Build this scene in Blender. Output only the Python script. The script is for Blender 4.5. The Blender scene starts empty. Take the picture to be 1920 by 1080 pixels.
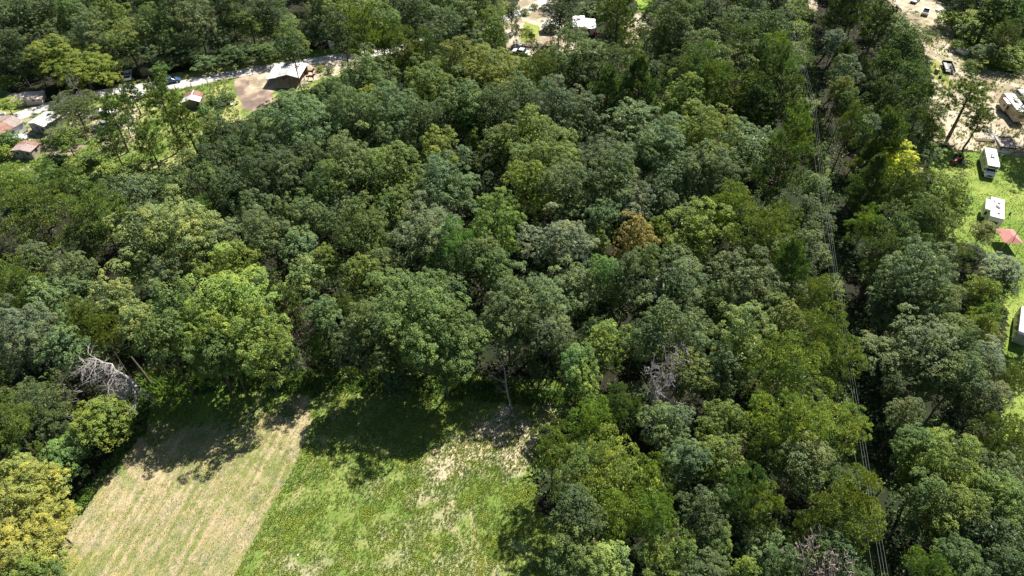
import bpy, bmesh, math, random
import numpy as np
from mathutils import Vector, Matrix
R = math.radians
C = bpy.context.scene.collection
scn = bpy.context.scene
# ---------------------------------------------------------------- camera
TH, HC, F = R(45), 88.0, 1283.0
cam = bpy.data.cameras.new('camera'); cam_o = bpy.data.objects.new('camera', cam); C.objects.link(cam_o)
cam.lens = 36 * F / 1920; cam.sensor_width = 36; cam.clip_start = 1; cam.clip_end = 5000
cam_o.location = (0, 0, HC); cam_o.rotation_euler = (R(90) - TH, 0, 0)
scn.camera = cam_o
# ---------------------------------------------------------------- light
SUN_EL, SUN_AZ = 50.0, 36.0          # azimuth measured clockwise from +Y (away from the camera)
w = bpy.data.worlds.new('World'); scn.world = w; w.use_nodes = True
nt = w.node_tree; nt.nodes.clear()
sky = nt.nodes.new('ShaderNodeTexSky'); sky.sky_type = 'NISHITA'; sky.sun_disc = False
sky.sun_elevation = R(SUN_EL); sky.sun_rotation = R(SUN_AZ); sky.altitude = 300
bg = nt.nodes.new('ShaderNodeBackground'); bg.inputs[1].default_value = 0.05
wo = nt.nodes.new('ShaderNodeOutputWorld')
nt.links.new(sky.outputs[0], bg.inputs[0]); nt.links.new(bg.outputs[0], wo.inputs[0])
sl = bpy.data.lights.new('sun', 'SUN'); sl.energy = 5.0; sl.angle = R(0.53); sl.color = (1, 0.95, 0.86)
so = bpy.data.objects.new('sun', sl); C.objects.link(so)
sd = Vector((math.sin(R(SUN_AZ)) * math.cos(R(SUN_EL)), math.cos(R(SUN_AZ)) * math.cos(R(SUN_EL)), math.sin(R(SUN_EL))))
so.rotation_euler = sd.to_track_quat('Z', 'Y').to_euler(); so.location = (60, 120, 150)
scn.view_settings.view_transform = 'Standard'; scn.view_settings.look = 'None'
scn.view_settings.exposure = 0.98; scn.view_settings.gamma = 1; scn.view_settings.use_curve_mapping = False
scn.render.engine = 'CYCLES'
scn.cycles.max_bounces = 5; scn.cycles.diffuse_bounces = 2; scn.cycles.glossy_bounces = 2
scn.cycles.transmission_bounces = 3; scn.cycles.transparent_max_bounces = 4
# ---------------------------------------------------------------- helpers
def U(px, py, z=0.0):
    u = (px - 960) / F; v = (540 - py) / F
    dy = math.cos(TH) + v * math.sin(TH); dz = -math.sin(TH) + v * math.cos(TH)
    k = (z - HC) / dz
    return Vector((u * k, dy * k, z))
def depth(px, py, z=0.0):
    v = (540 - py) / F
    return (z - HC) / (-math.sin(TH) + v * math.cos(TH))
def PX(p):
    y, z = p[1], p[2] - HC
    d = y * math.cos(TH) - z * math.sin(TH); up = y * math.sin(TH) + z * math.cos(TH)
    return 960 + F * p[0] / d, 540 - F * up / d
def inside(poly, x, y):
    c = False; n = len(poly)
    for i in range(n):
        x1, y1 = poly[i]; x2, y2 = poly[i - 1]
        if (y1 > y) != (y2 > y) and x < (x2 - x1) * (y - y1) / (y2 - y1) + x1: c = not c
    return c
def inside_np(poly, x, y):
    c = np.zeros(x.shape, bool); n = len(poly)
    for i in range(n):
        x1, y1 = poly[i][:2]; x2, y2 = poly[i - 1][:2]
        if y1 == y2: continue
        c ^= ((y1 > y) != (y2 > y)) & (x < (x2 - x1) * (y - y1) / (y2 - y1) + x1)
    return c
def vnoise(x, y, seed=0):
    xi = np.floor(x).astype(np.int64); yi = np.floor(y).astype(np.int64); fx = x - xi; fy = y - yi
    fx = fx * fx * (3 - 2 * fx); fy = fy * fy * (3 - 2 * fy)
    def h(a, b):
        n = (a * 374761393 + b * 668265263 + seed * 144269) & 0xffffffff
        n = ((n ^ (n >> 13)) * 1274126177) & 0xffffffff
        return ((n ^ (n >> 16)) & 0xffff) / 65535.0
    return (h(xi, yi) * (1 - fx) + h(xi + 1, yi) * fx) * (1 - fy) + (h(xi, yi + 1) * (1 - fx) + h(xi + 1, yi + 1) * fx) * fy
def fbm(x, y, seed=0, o=4):
    s = 0; a = .5; t = 0
    for i in range(o):
        s = s + a * vnoise(x * 2 ** i, y * 2 ** i, seed + i * 17); t += a; a *= .55
    return s / t
def tag(o, label=None, cat=None, group=None, kind=None):
    if label: o['label'] = label
    if cat: o['category'] = cat
    if group: o['group'] = group
    if kind: o['kind'] = kind
    return o
def empty(name, loc, rz=0.0, label=None, cat=None, group=None):
    o = bpy.data.objects.new(name, None); C.objects.link(o); o.empty_display_size = .3
    o.location = loc; o.rotation_euler = (0, 0, rz)
    return tag(o, label, cat, group)
def mesh_np(name, V, Fc, tint=None, smooth=False):
    me = bpy.data.meshes.new(name)
    V = np.asarray(V, np.float32); Fc = np.asarray(Fc, np.int32)
    k = Fc.shape[1]
    me.vertices.add(len(V)); me.vertices.foreach_set('co', V.ravel())
    me.loops.add(Fc.size); me.loops.foreach_set('vertex_index', Fc.ravel())
    me.polygons.add(len(Fc)); me.polygons.foreach_set('loop_start', np.arange(0, Fc.size, k, dtype=np.int32))
    me.polygons.foreach_set('loop_total', np.full(len(Fc), k, np.int32))
    me.polygons.foreach_set('use_smooth', np.full(len(Fc), smooth))
    if tint is not None:
        tint = np.asarray(tint, np.float32)
        if tint.ndim == 1:
            a = me.attributes.new('tint', 'FLOAT', 'POINT'); a.data.foreach_set('value', tint)
        else:
            a = me.attributes.new('col', 'FLOAT_COLOR', 'POINT')
            a.data.foreach_set('color', np.concatenate([tint, np.ones((len(tint), 1), np.float32)], 1).astype(np.float32).ravel())
    me.update(calc_edges=True)
    return me
def link(name, me, mat, parent=None, loc=(0, 0, 0), rz=0, sc=(1, 1, 1), color=None):
    o = bpy.data.objects.new(name, me); C.objects.link(o)
    if mat and not me.materials: me.materials.append(mat)
    if parent: o.parent = parent
    o.location = loc; o.rotation_euler = (0, 0, rz); o.scale = sc
    if color: o.color = (*color, 1)
    return o
class MB:
    def __init__(s): s.v = []; s.f = []
    def _add(s, vs, fs):
        n = len(s.v); s.v += [tuple(v) for v in vs]; s.f += [tuple(i + n for i in f) for f in fs]; return s
    def box(s, x0, x1, y0, y1, z0, z1, rot=0, taper=0):
        t = taper
        vs = [(x0, y0, z0), (x1, y0, z0), (x1, y1, z0), (x0, y1, z0), (x0 + t, y0 + t, z1), (x1 - t, y0 + t, z1), (x1 - t, y1 - t, z1), (x0 + t, y1 - t, z1)]
        if rot:
            cx, cy = (x0 + x1) / 2, (y0 + y1) / 2; c, q = math.cos(rot), math.sin(rot)
            vs = [(cx + (x - cx) * c - (y - cy) * q, cy + (x - cx) * q + (y - cy) * c, z) for x, y, z in vs]
        return s._add(vs, [(3, 2, 1, 0), (4, 5, 6, 7), (0, 1, 5, 4), (1, 2, 6, 5), (2, 3, 7, 6), (3, 0, 4, 7)])
    def prism(s, prof, x0, x1, inset=0):          # profile in (y, z), extruded along x
        n = len(prof); cy = sum(p[0] for p in prof) / n; cz = sum(p[1] for p in prof) / n
        vs = [(x0, y, z) for y, z in prof] + [(x1, y, z) for y, z in prof]
        fs = [tuple(range(n))[::-1], tuple(range(n, 2 * n))] + [(i, (i + 1) % n, n + (i + 1) % n, n + i) for i in range(n)]
        return s._add(vs, fs)
    def cyl(s, a, b, r0, r1=None, n=8, caps=True):
        a, b = Vector(a), Vector(b); r1 = r0 if r1 is None else r1
        d = (b - a).normalized(); u = d.orthogonal().normalized(); v = d.cross(u); vs = []
        for p, r in ((a, r0), (b, r1)):
            vs += [p + (u * math.cos(2 * math.pi * i / n) + v * math.sin(2 * math.pi * i / n)) * r for i in range(n)]
        fs = [(i, (i + 1) % n, n + (i + 1) % n, n + i) for i in range(n)]
        if caps: fs += [tuple(range(n))[::-1], tuple(range(n, 2 * n))]
        return s._add(vs, fs)
    def slab(s, quad, t=.03):                     # 4 points, thickened along the normal
        q = [Vector(p) for p in quad]; n = (q[1] - q[0]).cross(q[3] - q[0]).normalized() * t
        return s._add(q + [p + n for p in q], [(3, 2, 1, 0), (4, 5, 6, 7), (0, 1, 5, 4), (1, 2, 6, 5), (2, 3, 7, 6), (3, 0, 4, 7)])
    def mesh(s, name):
        me = bpy.data.meshes.new(name); me.from_pydata(s.v, [], s.f); me.update()
        bm = bmesh.new(); bm.from_mesh(me); bmesh.ops.recalc_face_normals(bm, faces=bm.faces); bm.to_mesh(me); bm.free(); return me
    def build(s, name, mat, parent=None, bevel=0, **k):
        o = link(name, s.mesh(name), mat, parent, **k)
        if bevel:
            m = o.modifiers.new('bevel', 'BEVEL'); m.width = bevel; m.segments = 2; m.limit_method = 'ANGLE'
            m.harden_normals = False
        return o
# ---------------------------------------------------------------- materials
MATS = {}
def nodes(m):
    m.use_nodes = True; t = m.node_tree; t.nodes.clear()
    return t, t.nodes.new, t.links.new
def mat(name, col, rough=.6, metal=0, noise=.18, scale=3.0, bump=.0, col2=None, spec=.4):
    if name in MATS: return MATS[name]
    m = bpy.data.materials.new(name); t, N, L = nodes(m)
    o = N('ShaderNodeOutputMaterial'); p = N('ShaderNodeBsdfPrincipled'); L(p.outputs[0], o.inputs[0])
    p.inputs['Roughness'].default_value = rough; p.inputs['Metallic'].default_value = metal; p.inputs['Specular IOR Level'].default_value = spec
    tc = N('ShaderNodeTexCoord'); nz = N('ShaderNodeTexNoise'); nz.inputs['Scale'].default_value = scale; nz.inputs['Detail'].default_value = 6
    L(tc.outputs['Object'], nz.inputs['Vector'])
    cr = N('ShaderNodeValToRGB'); L(nz.outputs[0], cr.inputs[0])
    c2 = col2 or tuple(c * (1 - noise * 2) for c in col)
    cr.color_ramp.elements[0].position = .35; cr.color_ramp.elements[0].color = (*c2, 1)
    cr.color_ramp.elements[1].position = .62; cr.color_ramp.elements[1].color = (*col, 1)
    L(cr.outputs[0], p.inputs['Base Color'])
    if bump:
        b = N('ShaderNodeBump'); b.inputs['Strength'].default_value = bump; b.inputs['Distance'].default_value = .05
        n2 = N('ShaderNodeTexNoise'); n2.inputs['Scale'].default_value = scale * 5; L(tc.outputs['Object'], n2.inputs['Vector'])
        L(n2.outputs[0], b.inputs['Height']); L(b.outputs[0], p.inputs['Normal'])
    MATS[name] = m; return m
def leaf_mat(name, rough=.52, trans=.2, spec=.34, var=.58):
    m = bpy.data.materials.new(name); t, N, L = nodes(m)
    o = N('ShaderNodeOutputMaterial'); p = N('ShaderNodeBsdfPrincipled'); tr = N('ShaderNodeBsdfTranslucent'); mx = N('ShaderNodeMixShader')
    oi = N('ShaderNodeObjectInfo'); at = N('ShaderNodeAttribute'); at.attribute_name = 'tint'
    mr = N('ShaderNodeMapRange'); L(at.outputs['Fac'], mr.inputs[0]); mr.inputs[3].default_value = 1 - var; mr.inputs[4].default_value = 1 + var
    sc = N('ShaderNodeVectorMath'); sc.operation = 'SCALE'; L(oi.outputs['Color'], sc.inputs[0]); L(mr.outputs[0], sc.inputs['Scale'])
    # brighter leaves are also yellower
    mul = N('ShaderNodeVectorMath'); mul.operation = 'MULTIPLY'
    cmb = N('ShaderNodeCombineXYZ'); m1 = N('ShaderNodeMapRange'); L(at.outputs['Fac'], m1.inputs[0]); m1.inputs[3].default_value = .86; m1.inputs[4].default_value = 1.16
    m2 = N('ShaderNodeMapRange'); L(at.outputs['Fac'], m2.inputs[0]); m2.inputs[3].default_value = 1.08; m2.inputs[4].default_value = .85
    L(m1.outputs[0], cmb.inputs[0]); cmb.inputs[1].default_value = 1; L(m2.outputs[0], cmb.inputs[2])
    ge = N('ShaderNodeNewGeometry'); nz = N('ShaderNodeTexNoise'); nz.inputs['Scale'].default_value = .33; nz.inputs['Detail'].default_value = 3; L(ge.outputs['Position'], nz.inputs['Vector'])
    cr = N('ShaderNodeValToRGB'); L(nz.outputs[0], cr.inputs[0]); cr.color_ramp.elements[0].position = .36; cr.color_ramp.elements[0].color = (.72, .86, .95, 1); cr.color_ramp.elements[1].position = .64; cr.color_ramp.elements[1].color = (1.0, 1.0, .78, 1)
    s0 = N('ShaderNodeVectorMath'); s0.operation = 'MULTIPLY'; L(sc.outputs[0], s0.inputs[0]); L(cr.outputs[0], s0.inputs[1])
    L(s0.outputs[0], mul.inputs[0]); L(cmb.outputs[0], mul.inputs[1])
    L(mul.outputs[0], p.inputs['Base Color']); p.inputs['Roughness'].default_value = rough; p.inputs['Specular IOR Level'].default_value = spec
    t2 = N('ShaderNodeVectorMath'); t2.operation = 'MULTIPLY'; L(mul.outputs[0], t2.inputs[0]); t2.inputs[1].default_value = (1.3, 1.35, .5)
    L(t2.outputs[0], tr.inputs[0]); mx.inputs[0].default_value = trans
    L(p.outputs[0], mx.inputs[1]); L(tr.outputs[0], mx.inputs[2]); L(mx.outputs[0], o.inputs[0]); return m
def ground_mat(name, speck=.35, scale=6.0, bump=.5, rough=.9, fibre=False):
    m = bpy.data.materials.new(name); t, N, L = nodes(m)
    o = N('ShaderNodeOutputMaterial'); p = N('ShaderNodeBsdfPrincipled'); L(p.outputs[0], o.inputs[0]); p.inputs['Roughness'].default_value = rough
    p.inputs['Specular IOR Level'].default_value = .15
    at = N('ShaderNodeAttribute'); at.attribute_name = 'col'; tc = N('ShaderNodeTexCoord')
    n1 = N('ShaderNodeTexNoise'); n1.inputs['Scale'].default_value = scale; n1.inputs['Detail'].default_value = 8; n1.inputs['Roughness'].default_value = .7
    L(tc.outputs['Object'], n1.inputs['Vector'])
    mr = N('ShaderNodeMapRange'); L(n1.outputs[0], mr.inputs[0]); mr.inputs[1].default_value = .3; mr.inputs[2].default_value = .7
    mr.inputs[3].default_value = 1 - speck; mr.inputs[4].default_value = 1 + speck
    sc = N('ShaderNodeVectorMath'); sc.operation = 'SCALE'; L(at.outputs['Color'], sc.inputs[0]); L(mr.outputs[0], sc.inputs['Scale'])
    L(sc.outputs[0], p.inputs['Base Color'])
    b = N('ShaderNodeBump'); b.inputs['Strength'].default_value = bump; b.inputs['Distance'].default_value = .15
    L(n1.outputs[0], b.inputs['Height']); L(b.outputs[0], p.inputs['Normal']); return m
LEAF = leaf_mat('leaf'); NEEDLE = leaf_mat('needle', rough=.6, trans=.15, spec=.25, var=.4)
BARK = mat('bark', (.13, .105, .08), .95, bump=.6, scale=2); PBARK = mat('pine_bark', (.17, .12, .09), .95, bump=.6, scale=2)
DEAD = mat('bleached_wood', (.40, .37, .345), .85, scale=1.5, noise=.15); DEADB = mat('brown_twigs', (.34, .27, .24), .9, scale=1.5)
GROUND = ground_mat('soil_and_litter'); GRASSG = ground_mat('grass_ground', speck=.3, scale=9, bump=.8)
# ---------------------------------------------------------------- ground sheets (albedo per vertex, fine relief in the material)
def mixc(a, b, t): t = np.clip(t, 0, 1)[..., None]; return a * (1 - t) + b * t
def sheet(name, pxpoly, z, cell, colfn, material, ragged=1.0, kind='structure', label=None):
    poly = [U(x, y)[:2] for x, y in pxpoly]
    xs = [p[0] for p in poly]; ys = [p[1] for p in poly]
    gx = np.arange(min(xs) - 1, max(xs) + 1 + cell, cell); gy = np.arange(min(ys) - 1, max(ys) + 1 + cell, cell)
    X, Y = np.meshgrid(gx, gy)
    wx = (fbm(X * .5, Y * .5, 5) - .5) * 4 * ragged + (vnoise(X * 2.5, Y * 2.5, 3) - .5) * .8 * ragged
    wy = (fbm(X * .5, Y * .5, 9) - .5) * 4 * ragged + (vnoise(X * 2.5, Y * 2.5, 4) - .5) * .8 * ragged
    m = inside_np(poly, X + wx, Y + wy)
    ny, nx = X.shape
    idx = np.arange(nx * ny).reshape(ny, nx)
    q = m[:-1, :-1] & m[1:, :-1] & m[:-1, 1:] & m[1:, 1:]
    Fc = np.stack([idx[:-1, :-1][q], idx[:-1, 1:][q], idx[1:, 1:][q], idx[1:, :-1][q]], 1)
    used = np.unique(Fc); rm = np.full(nx * ny, -1); rm[used] = np.arange(len(used))
    x = X.ravel()[used]; y = Y.ravel()[used]
    V = np.stack([x, y, np.full_like(x, z)], 1)
    me = mesh_np(name, V, rm[Fc], colfn(x, y))
    o = link(name, me, material); tag(o, label, kind=kind); return o
def pxarr(x, y):
    d = y * math.cos(TH) + HC * math.sin(TH); up = y * math.sin(TH) - HC * math.cos(TH)
    return 960 + F * x / d, 540 - F * up / d
A = lambda *c: np.array(c)
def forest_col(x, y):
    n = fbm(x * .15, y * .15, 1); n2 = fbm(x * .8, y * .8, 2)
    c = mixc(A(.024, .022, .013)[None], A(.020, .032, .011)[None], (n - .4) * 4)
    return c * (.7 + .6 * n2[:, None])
def big_ground():
    xs = np.concatenate([np.linspace(-1500, -220, 12), np.arange(-200, 201, 2.0), np.linspace(220, 1500, 12)])
    ys = np.concatenate([np.linspace(-400, 0, 6), np.arange(10, 260, 2.0), np.linspace(280, 2500, 14)])
    X, Y = np.meshgrid(xs, ys); ny, nx = X.shape; idx = np.arange(nx * ny).reshape(ny, nx)
    Fc = np.stack([idx[:-1, :-1].ravel(), idx[:-1, 1:].ravel(), idx[1:, 1:].ravel(), idx[1:, :-1].ravel()], 1)
    x = X.ravel(); y = Y.ravel()
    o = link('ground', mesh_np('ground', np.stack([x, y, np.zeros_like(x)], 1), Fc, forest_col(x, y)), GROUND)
    tag(o, kind='structure')
big_ground()
# the field at the bottom left: mown hay on the left, rough pasture on the right
HAY_POLY = [(60, 1250), (128, 960), (190, 880), (262, 800), (262, 690), (480, 680), (600, 700), (597, 760), (560, 860), (500, 970), (440, 1080), (370, 1250)]
PAST_POLY = [(370, 1250), (440, 1080), (500, 970), (560, 860), (597, 760), (600, 690), (760, 690), (1100, 720), (1080, 790), (1000, 850), (1010, 960), (1120, 1010), (1200, 1250)]
a0, a1 = U(597, 760), U(440, 1080); fd = (a1 - a0).normalized(); fnx, fny = -fd.y, fd.x
def blobs(px, py, lst, seed=11):
    s = np.zeros_like(px); wx = (fbm(px * .03, py * .03, seed) - .5) * 90; wy = (fbm(px * .03, py * .03, seed + 3) - .5) * 90
    for bx, by, rx, ry, a in lst:
        d = ((px + wx - bx) / rx) ** 2 + ((py + wy - by) / ry) ** 2
        s = np.maximum(s, a * np.clip(1.5 - d, 0, 1))
    return s
def hay_col(x, y):
    px, py = pxarr(x, y)
    u = x * fnx + y * fny; v = x * fd.x + y * fd.y
    uw = u + (fbm(x * .06, y * .06, 7) - .5) * 2.0
    uw = u + (fbm(x * .05, y * .05, 7) - .5) * 1.2
    st = (.5 + .5 * np.sin(uw * 4.4 + vnoise(uw * .7, v * .08, 20) * 3)) ** 1.6 * .30 * vnoise(uw * .5, v * .12, 26) * 1.6 + vnoise(uw * 3.4, v * .22, 22) * .30 + fbm(x * 1.6, y * 1.6, 23) * .52
    big = fbm(x * .11, y * .11, 24)
    dry = (st - .52) * 2.4 + (big - .5) * 1.6 + .47
    dry += blobs(px, py, [(330, 800, 90, 40, -.0), (550, 800, 60, 60, .45), (160, 1040, 60, 60, .35), (470, 950, 70, 80, .25), (280, 950, 60, 90, .2)])
    c = mixc(A(.20, .23, .06)[None], A(.455, .365, .225)[None], dry)
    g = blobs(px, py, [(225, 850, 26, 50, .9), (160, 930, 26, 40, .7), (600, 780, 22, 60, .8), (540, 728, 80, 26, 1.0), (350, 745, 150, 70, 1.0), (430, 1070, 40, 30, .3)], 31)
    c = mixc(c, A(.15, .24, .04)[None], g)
    # wheel track
    return c * (.82 + .36 * fbm(x * 2.4, y * 2.4, 25)[:, None])
def past_col(x, y):
    px, py = pxarr(x, y)
    n = fbm(x * .5, y * .5, 41); n2 = fbm(x * 1.7, y * 1.7, 42)
    c = mixc(A(.155, .225, .045)[None], A(.29, .33, .10)[None], (n - .42) * 2.2 + (n2 - .5) * 1.2)
    dry = blobs(px, py, [(930, 840, 66, 40, 1.5), (960, 800, 40, 30, 1.2), (840, 870, 55, 34, .8), (815, 930, 50, 22, .6), (800, 985, 50, 20, .35), (735, 1010, 50, 16, .3), (760, 1060, 70, 22, .3),
                         (560, 1070, 60, 25, .5), (700, 905, 30, 14, .35), (1000, 800, 40, 30, .8), (1040, 760, 40, 18, .5), (650, 1050, 30, 14, .3), (860, 1070, 70, 30, .4), (960, 880, 40, 20, .6)])
    dry = dry * (.55 + .9 * fbm(x * .9, y * .9, 43)) + np.clip((fbm(x * .35, y * .35, 47) - .66) * 3, 0, .25)
    c = mixc(c, A(.56, .46, .33)[None], dry * .95)
    g = blobs(px, py, [(790, 850, 30, 20, .6), (870, 920, 40, 14, .5), (940, 905, 40, 20, .5), (720, 935, 70, 26, .35), (950, 990, 60, 50, .25)], 51)
    c = mixc(c, A(.12, .21, .035)[None], g)
    u = x * .97 + y * .16
    ln = np.clip((vnoise(u * 1.1, y * .06, 61) - .74) * 7, 0, 1) * (px > 820) * (py > 940)
    ln = np.maximum(ln, np.clip((vnoise((x * fnx + y * fny) * .9, y * .05, 62) - .8) * 6, 0, .6) * (px < 700))
    c = mixc(c, A(.42, .35, .2)[None], ln * .8 * (n2 > .42))
    return c * (.8 + .4 * fbm(x * 3, y * 3, 44)[:, None])
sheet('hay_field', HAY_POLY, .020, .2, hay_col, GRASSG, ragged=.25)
sheet('pasture', [(350, 1250), (415, 1080), (475, 970), (535, 860), (572, 760), (575, 690)] + PAST_POLY[5:], .008, .2, past_col, GRASSG, ragged=.35)
def grass_col(c1, c2, sc=.3, seed=71):
    def f(x, y):
        n = fbm(x * sc, y * sc, seed); n2 = fbm(x * 1.5, y * 1.5, seed + 1)
        return mixc(A(*c1)[None], A(*c2)[None], (n - .4) * 4 + (n2 - .5) * 1.2) * (.78 + .44 * n2[:, None])
    return f
# right-hand yard
sheet('lawn', [(1745, 262), (1790, 285), (1960, 280), (1960, 800), (1880, 830), (1870, 720), (1890, 600), (1850, 480), (1770, 440), (1740, 340)], .008, .5, grass_col((.15, .23, .04), (.25, .31, .07), .12), GRASSG, .5)
def dirt_col(x, y):
    n = fbm(x * .25, y * .25, 81); n2 = fbm(x * 1.6, y * 1.6, 82)
    c = mixc(A(.29, .235, .16)[None], A(.50, .43, .33)[None], (n - .38) * 4)
    c = mixc(c, A(.18, .22, .07)[None], (fbm(x * .4, y * .4, 83) - .62) * 6)
    return c * (.75 + .5 * n2[:, None])
sheet('dirt_yard', [(1630, -40), (1745, -40), (1775, 30), (1800, 80), (1850, 130), (1960, 145), (1960, 300), (1790, 280), (1745, 260), (1740, 190), (1745, 130), (1720, 60), (1660, 20)], .012, .5, dirt_col, GROUND, .6)
sheet('weed_patch', [(1735, 118), (1752, 108), (1772, 130), (1792, 160), (1785, 172), (1752, 148)], .020, .4, grass_col((.15, .20, .04), (.30, .30, .10)), GRASSG, .4)
sheet('weed_verge', [(1770, 20), (1960, 0), (1960, 135), (1860, 135), (1815, 110)], .016, .5, grass_col((.08, .13, .02), (.20, .22, .06)), GRASSG, .5)
# left-hand homestead
sheet('verge_grass', [(-60, 150), (90, 190), (270, 145), (640, 85), (720, 88), (690, 125), (620, 150), (520, 190), (470, 225), (420, 235), (330, 330), (60, 350), (-60, 330)], .008, .5, grass_col((.13, .19, .04), (.34, .34, .13), .2), GRASSG, .6)
sheet('bare_earth', [(436, 150), (468, 133), (520, 140), (512, 190), (478, 215), (452, 200), (440, 180)], .016, .3,
      lambda x, y: A(.19, .14, .115)[None] * (.7 + .6 * fbm(x * 1.4, y * 1.4, 91)[:, None]) + (A(.25, .2, .13)[None] * np.clip((fbm(x * .3, y * .3, 92) - .42) * 4, 0, 1)[:, None]), GROUND, .6)
sheet('barnyard_dirt', [(505, 128), (700, 105), (690, 125), (590, 152), (560, 165), (470, 170), (462, 140)], .020, .4, dirt_col, GROUND, .4)
sheet('homestead_dirt', [(-60, 215), (60, 215), (180, 205), (270, 200), (250, 290), (160, 300), (60, 312), (-60, 312)], .014, .4, lambda x, y: mixc(dirt_col(x, y), A(.14, .19, .05)[None], (fbm(x * .3, y * .3, 88) - .42) * 6), GROUND, .9)
# top centre
sheet('driveway_dirt', [(940, 50), (985, -20), (1060, -40), (1060, 60), (1140, 80), (1120, 100), (1000, 105), (950, 98)], .010, .5, dirt_col, GROUND, .4)
sheet('garden_lawn', [(985, 40), (1012, 48), (1014, 62), (1000, 78), (975, 80), (975, 55)], .016, .4, grass_col((.16, .22, .04), (.26, .30, .07)), GRASSG, .3)
sheet('sandy_clearing', [(1165, 55), (1200, 15), (1255, -10), (1215, 85), (1170, 85)], .014, .5, dirt_col, GROUND, .6)
sheet('bright_lawn', [(1185, -40), (1245, -40), (1232, 22), (1195, 26)], .018, .5, grass_col((.16, .25, .03), (.22, .32, .05)), GRASSG, .4)
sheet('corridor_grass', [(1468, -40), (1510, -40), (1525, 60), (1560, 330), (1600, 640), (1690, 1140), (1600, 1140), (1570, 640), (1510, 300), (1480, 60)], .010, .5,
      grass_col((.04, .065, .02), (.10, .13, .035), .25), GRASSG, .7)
sheet('sandy_track', [(1508, -40), (1540, -40), (1532, 22), (1516, 24)], .018, .4, dirt_col, GROUND, .2)
# road ribbons
def ribbon(name, pts, width, z, colfn, material, step=.8, crown=0):
    P = [U(*p) for p in pts]; out = []
    for i in range(len(P) - 1):     # Catmull-Rom
        p0 = P[max(i - 1, 0)]; p1 = P[i]; p2 = P[i + 1]; p3 = P[min(i + 2, len(P) - 1)]
        n = max(2, int((p2 - p1).length / step))
        for k in range(n):
            t = k / n
            out.append(.5 * ((2 * p1) + (p2 - p0) * t + (2 * p0 - 5 * p1 + 4 * p2 - p3) * t * t + (3 * p1 - p0 - 3 * p2 + p3) * t ** 3))
    out.append(P[-1]); nw = 13; V = []
    for i, p in enumerate(out):
        d = (out[min(i + 1, len(out) - 1)] - out[max(i - 1, 0)]).normalized(); s = Vector((-d.y, d.x, 0))
        for k in range(nw):
            a = (k / (nw - 1) - .5); e = 0
            if k in (0, nw - 1): e = (vnoise(np.array([i * .35]), np.array([k * 1.0]), 5)[0] - .5) * .7
            q = p + s * (a * width + e * (1 if a > 0 else -1)); V.append((q.x, q.y, z))
    Fc = [(i * nw + k, i * nw + k + 1, (i + 1) * nw + k + 1, (i + 1) * nw + k) for i in range(len(out) - 1) for k in range(nw - 1)]
    V = np.array(V); a = np.tile(np.linspace(-.5, .5, nw), len(out))
    return tag(link(name, mesh_np(name, V, Fc, colfn(V[:, 0], V[:, 1], a)), material), kind='structure')
def gravel(x, y, a):
    c = mixc(A(.42, .41, .40)[None], A(.56, .54, .50)[None], (fbm(x * .3, y * .3, 95) - .35) * 3)
    tr = np.exp(-((np.abs(a) - .24) / .07) ** 2) * .25
    c = mixc(c, A(.62, .60, .56)[None], tr)
    c = mixc(c, A(.30, .32, .14)[None], np.clip((np.abs(a) - .40) * 8, 0, 1) * fbm(x, y, 96))
    return c * (.8 + .4 * fbm(x * 1.6, y * 1.6, 97)[:, None])
ribbon('gravel_road', [(-80, 250), (20, 222), (95, 198), (180, 176), (270, 163), (340, 158), (420, 142), (520, 124), (640, 108), (720, 96), (820, 70), (900, 50), (960, 30), (1010, 8), (1070, -30)], 4.2, .024, gravel, GROUND)
# ---------------------------------------------------------------- foliage meshes
rng = np.random.default_rng(7)
def unit(v): return v / (np.linalg.norm(v, axis=1, keepdims=True) + 1e-9)
def leaves(P, Nn, size, tint, aspect=.62, fold=.18, r=rng):
    n = len(P); t = unit(np.cross(Nn, r.normal(size=(n, 3)))); b = np.cross(Nn, t)
    s = (size * (.65 + .7 * r.random(n)))[:, None]
    v0 = P - t * s * .5 - Nn * s * fold; v1 = P + b * s * aspect * .5; v2 = P + t * s * .5 - Nn * s * fold; v3 = P - b * s * aspect * .5
    V = np.stack([v0, v1, v2, v3], 1).reshape(-1, 3); i = np.arange(n)[:, None] * 4
    Fc = np.concatenate([i + [0, 1, 2], i + [0, 2, 3]], 1).reshape(-1, 3)
    return V, Fc, np.repeat(tint, 4)
def fib(n, r, zmin=-1.0):
    k = np.arange(n) + .5; z = 1 - (1 - zmin) * k / n; a = k * 2.39996 + r.random() * 6; q = np.sqrt(np.clip(1 - z * z, 0, 1))
    d = np.stack([q * np.cos(a), q * np.sin(a), z], 1) + r.normal(size=(n, 3)) * .16
    return unit(d)
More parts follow.
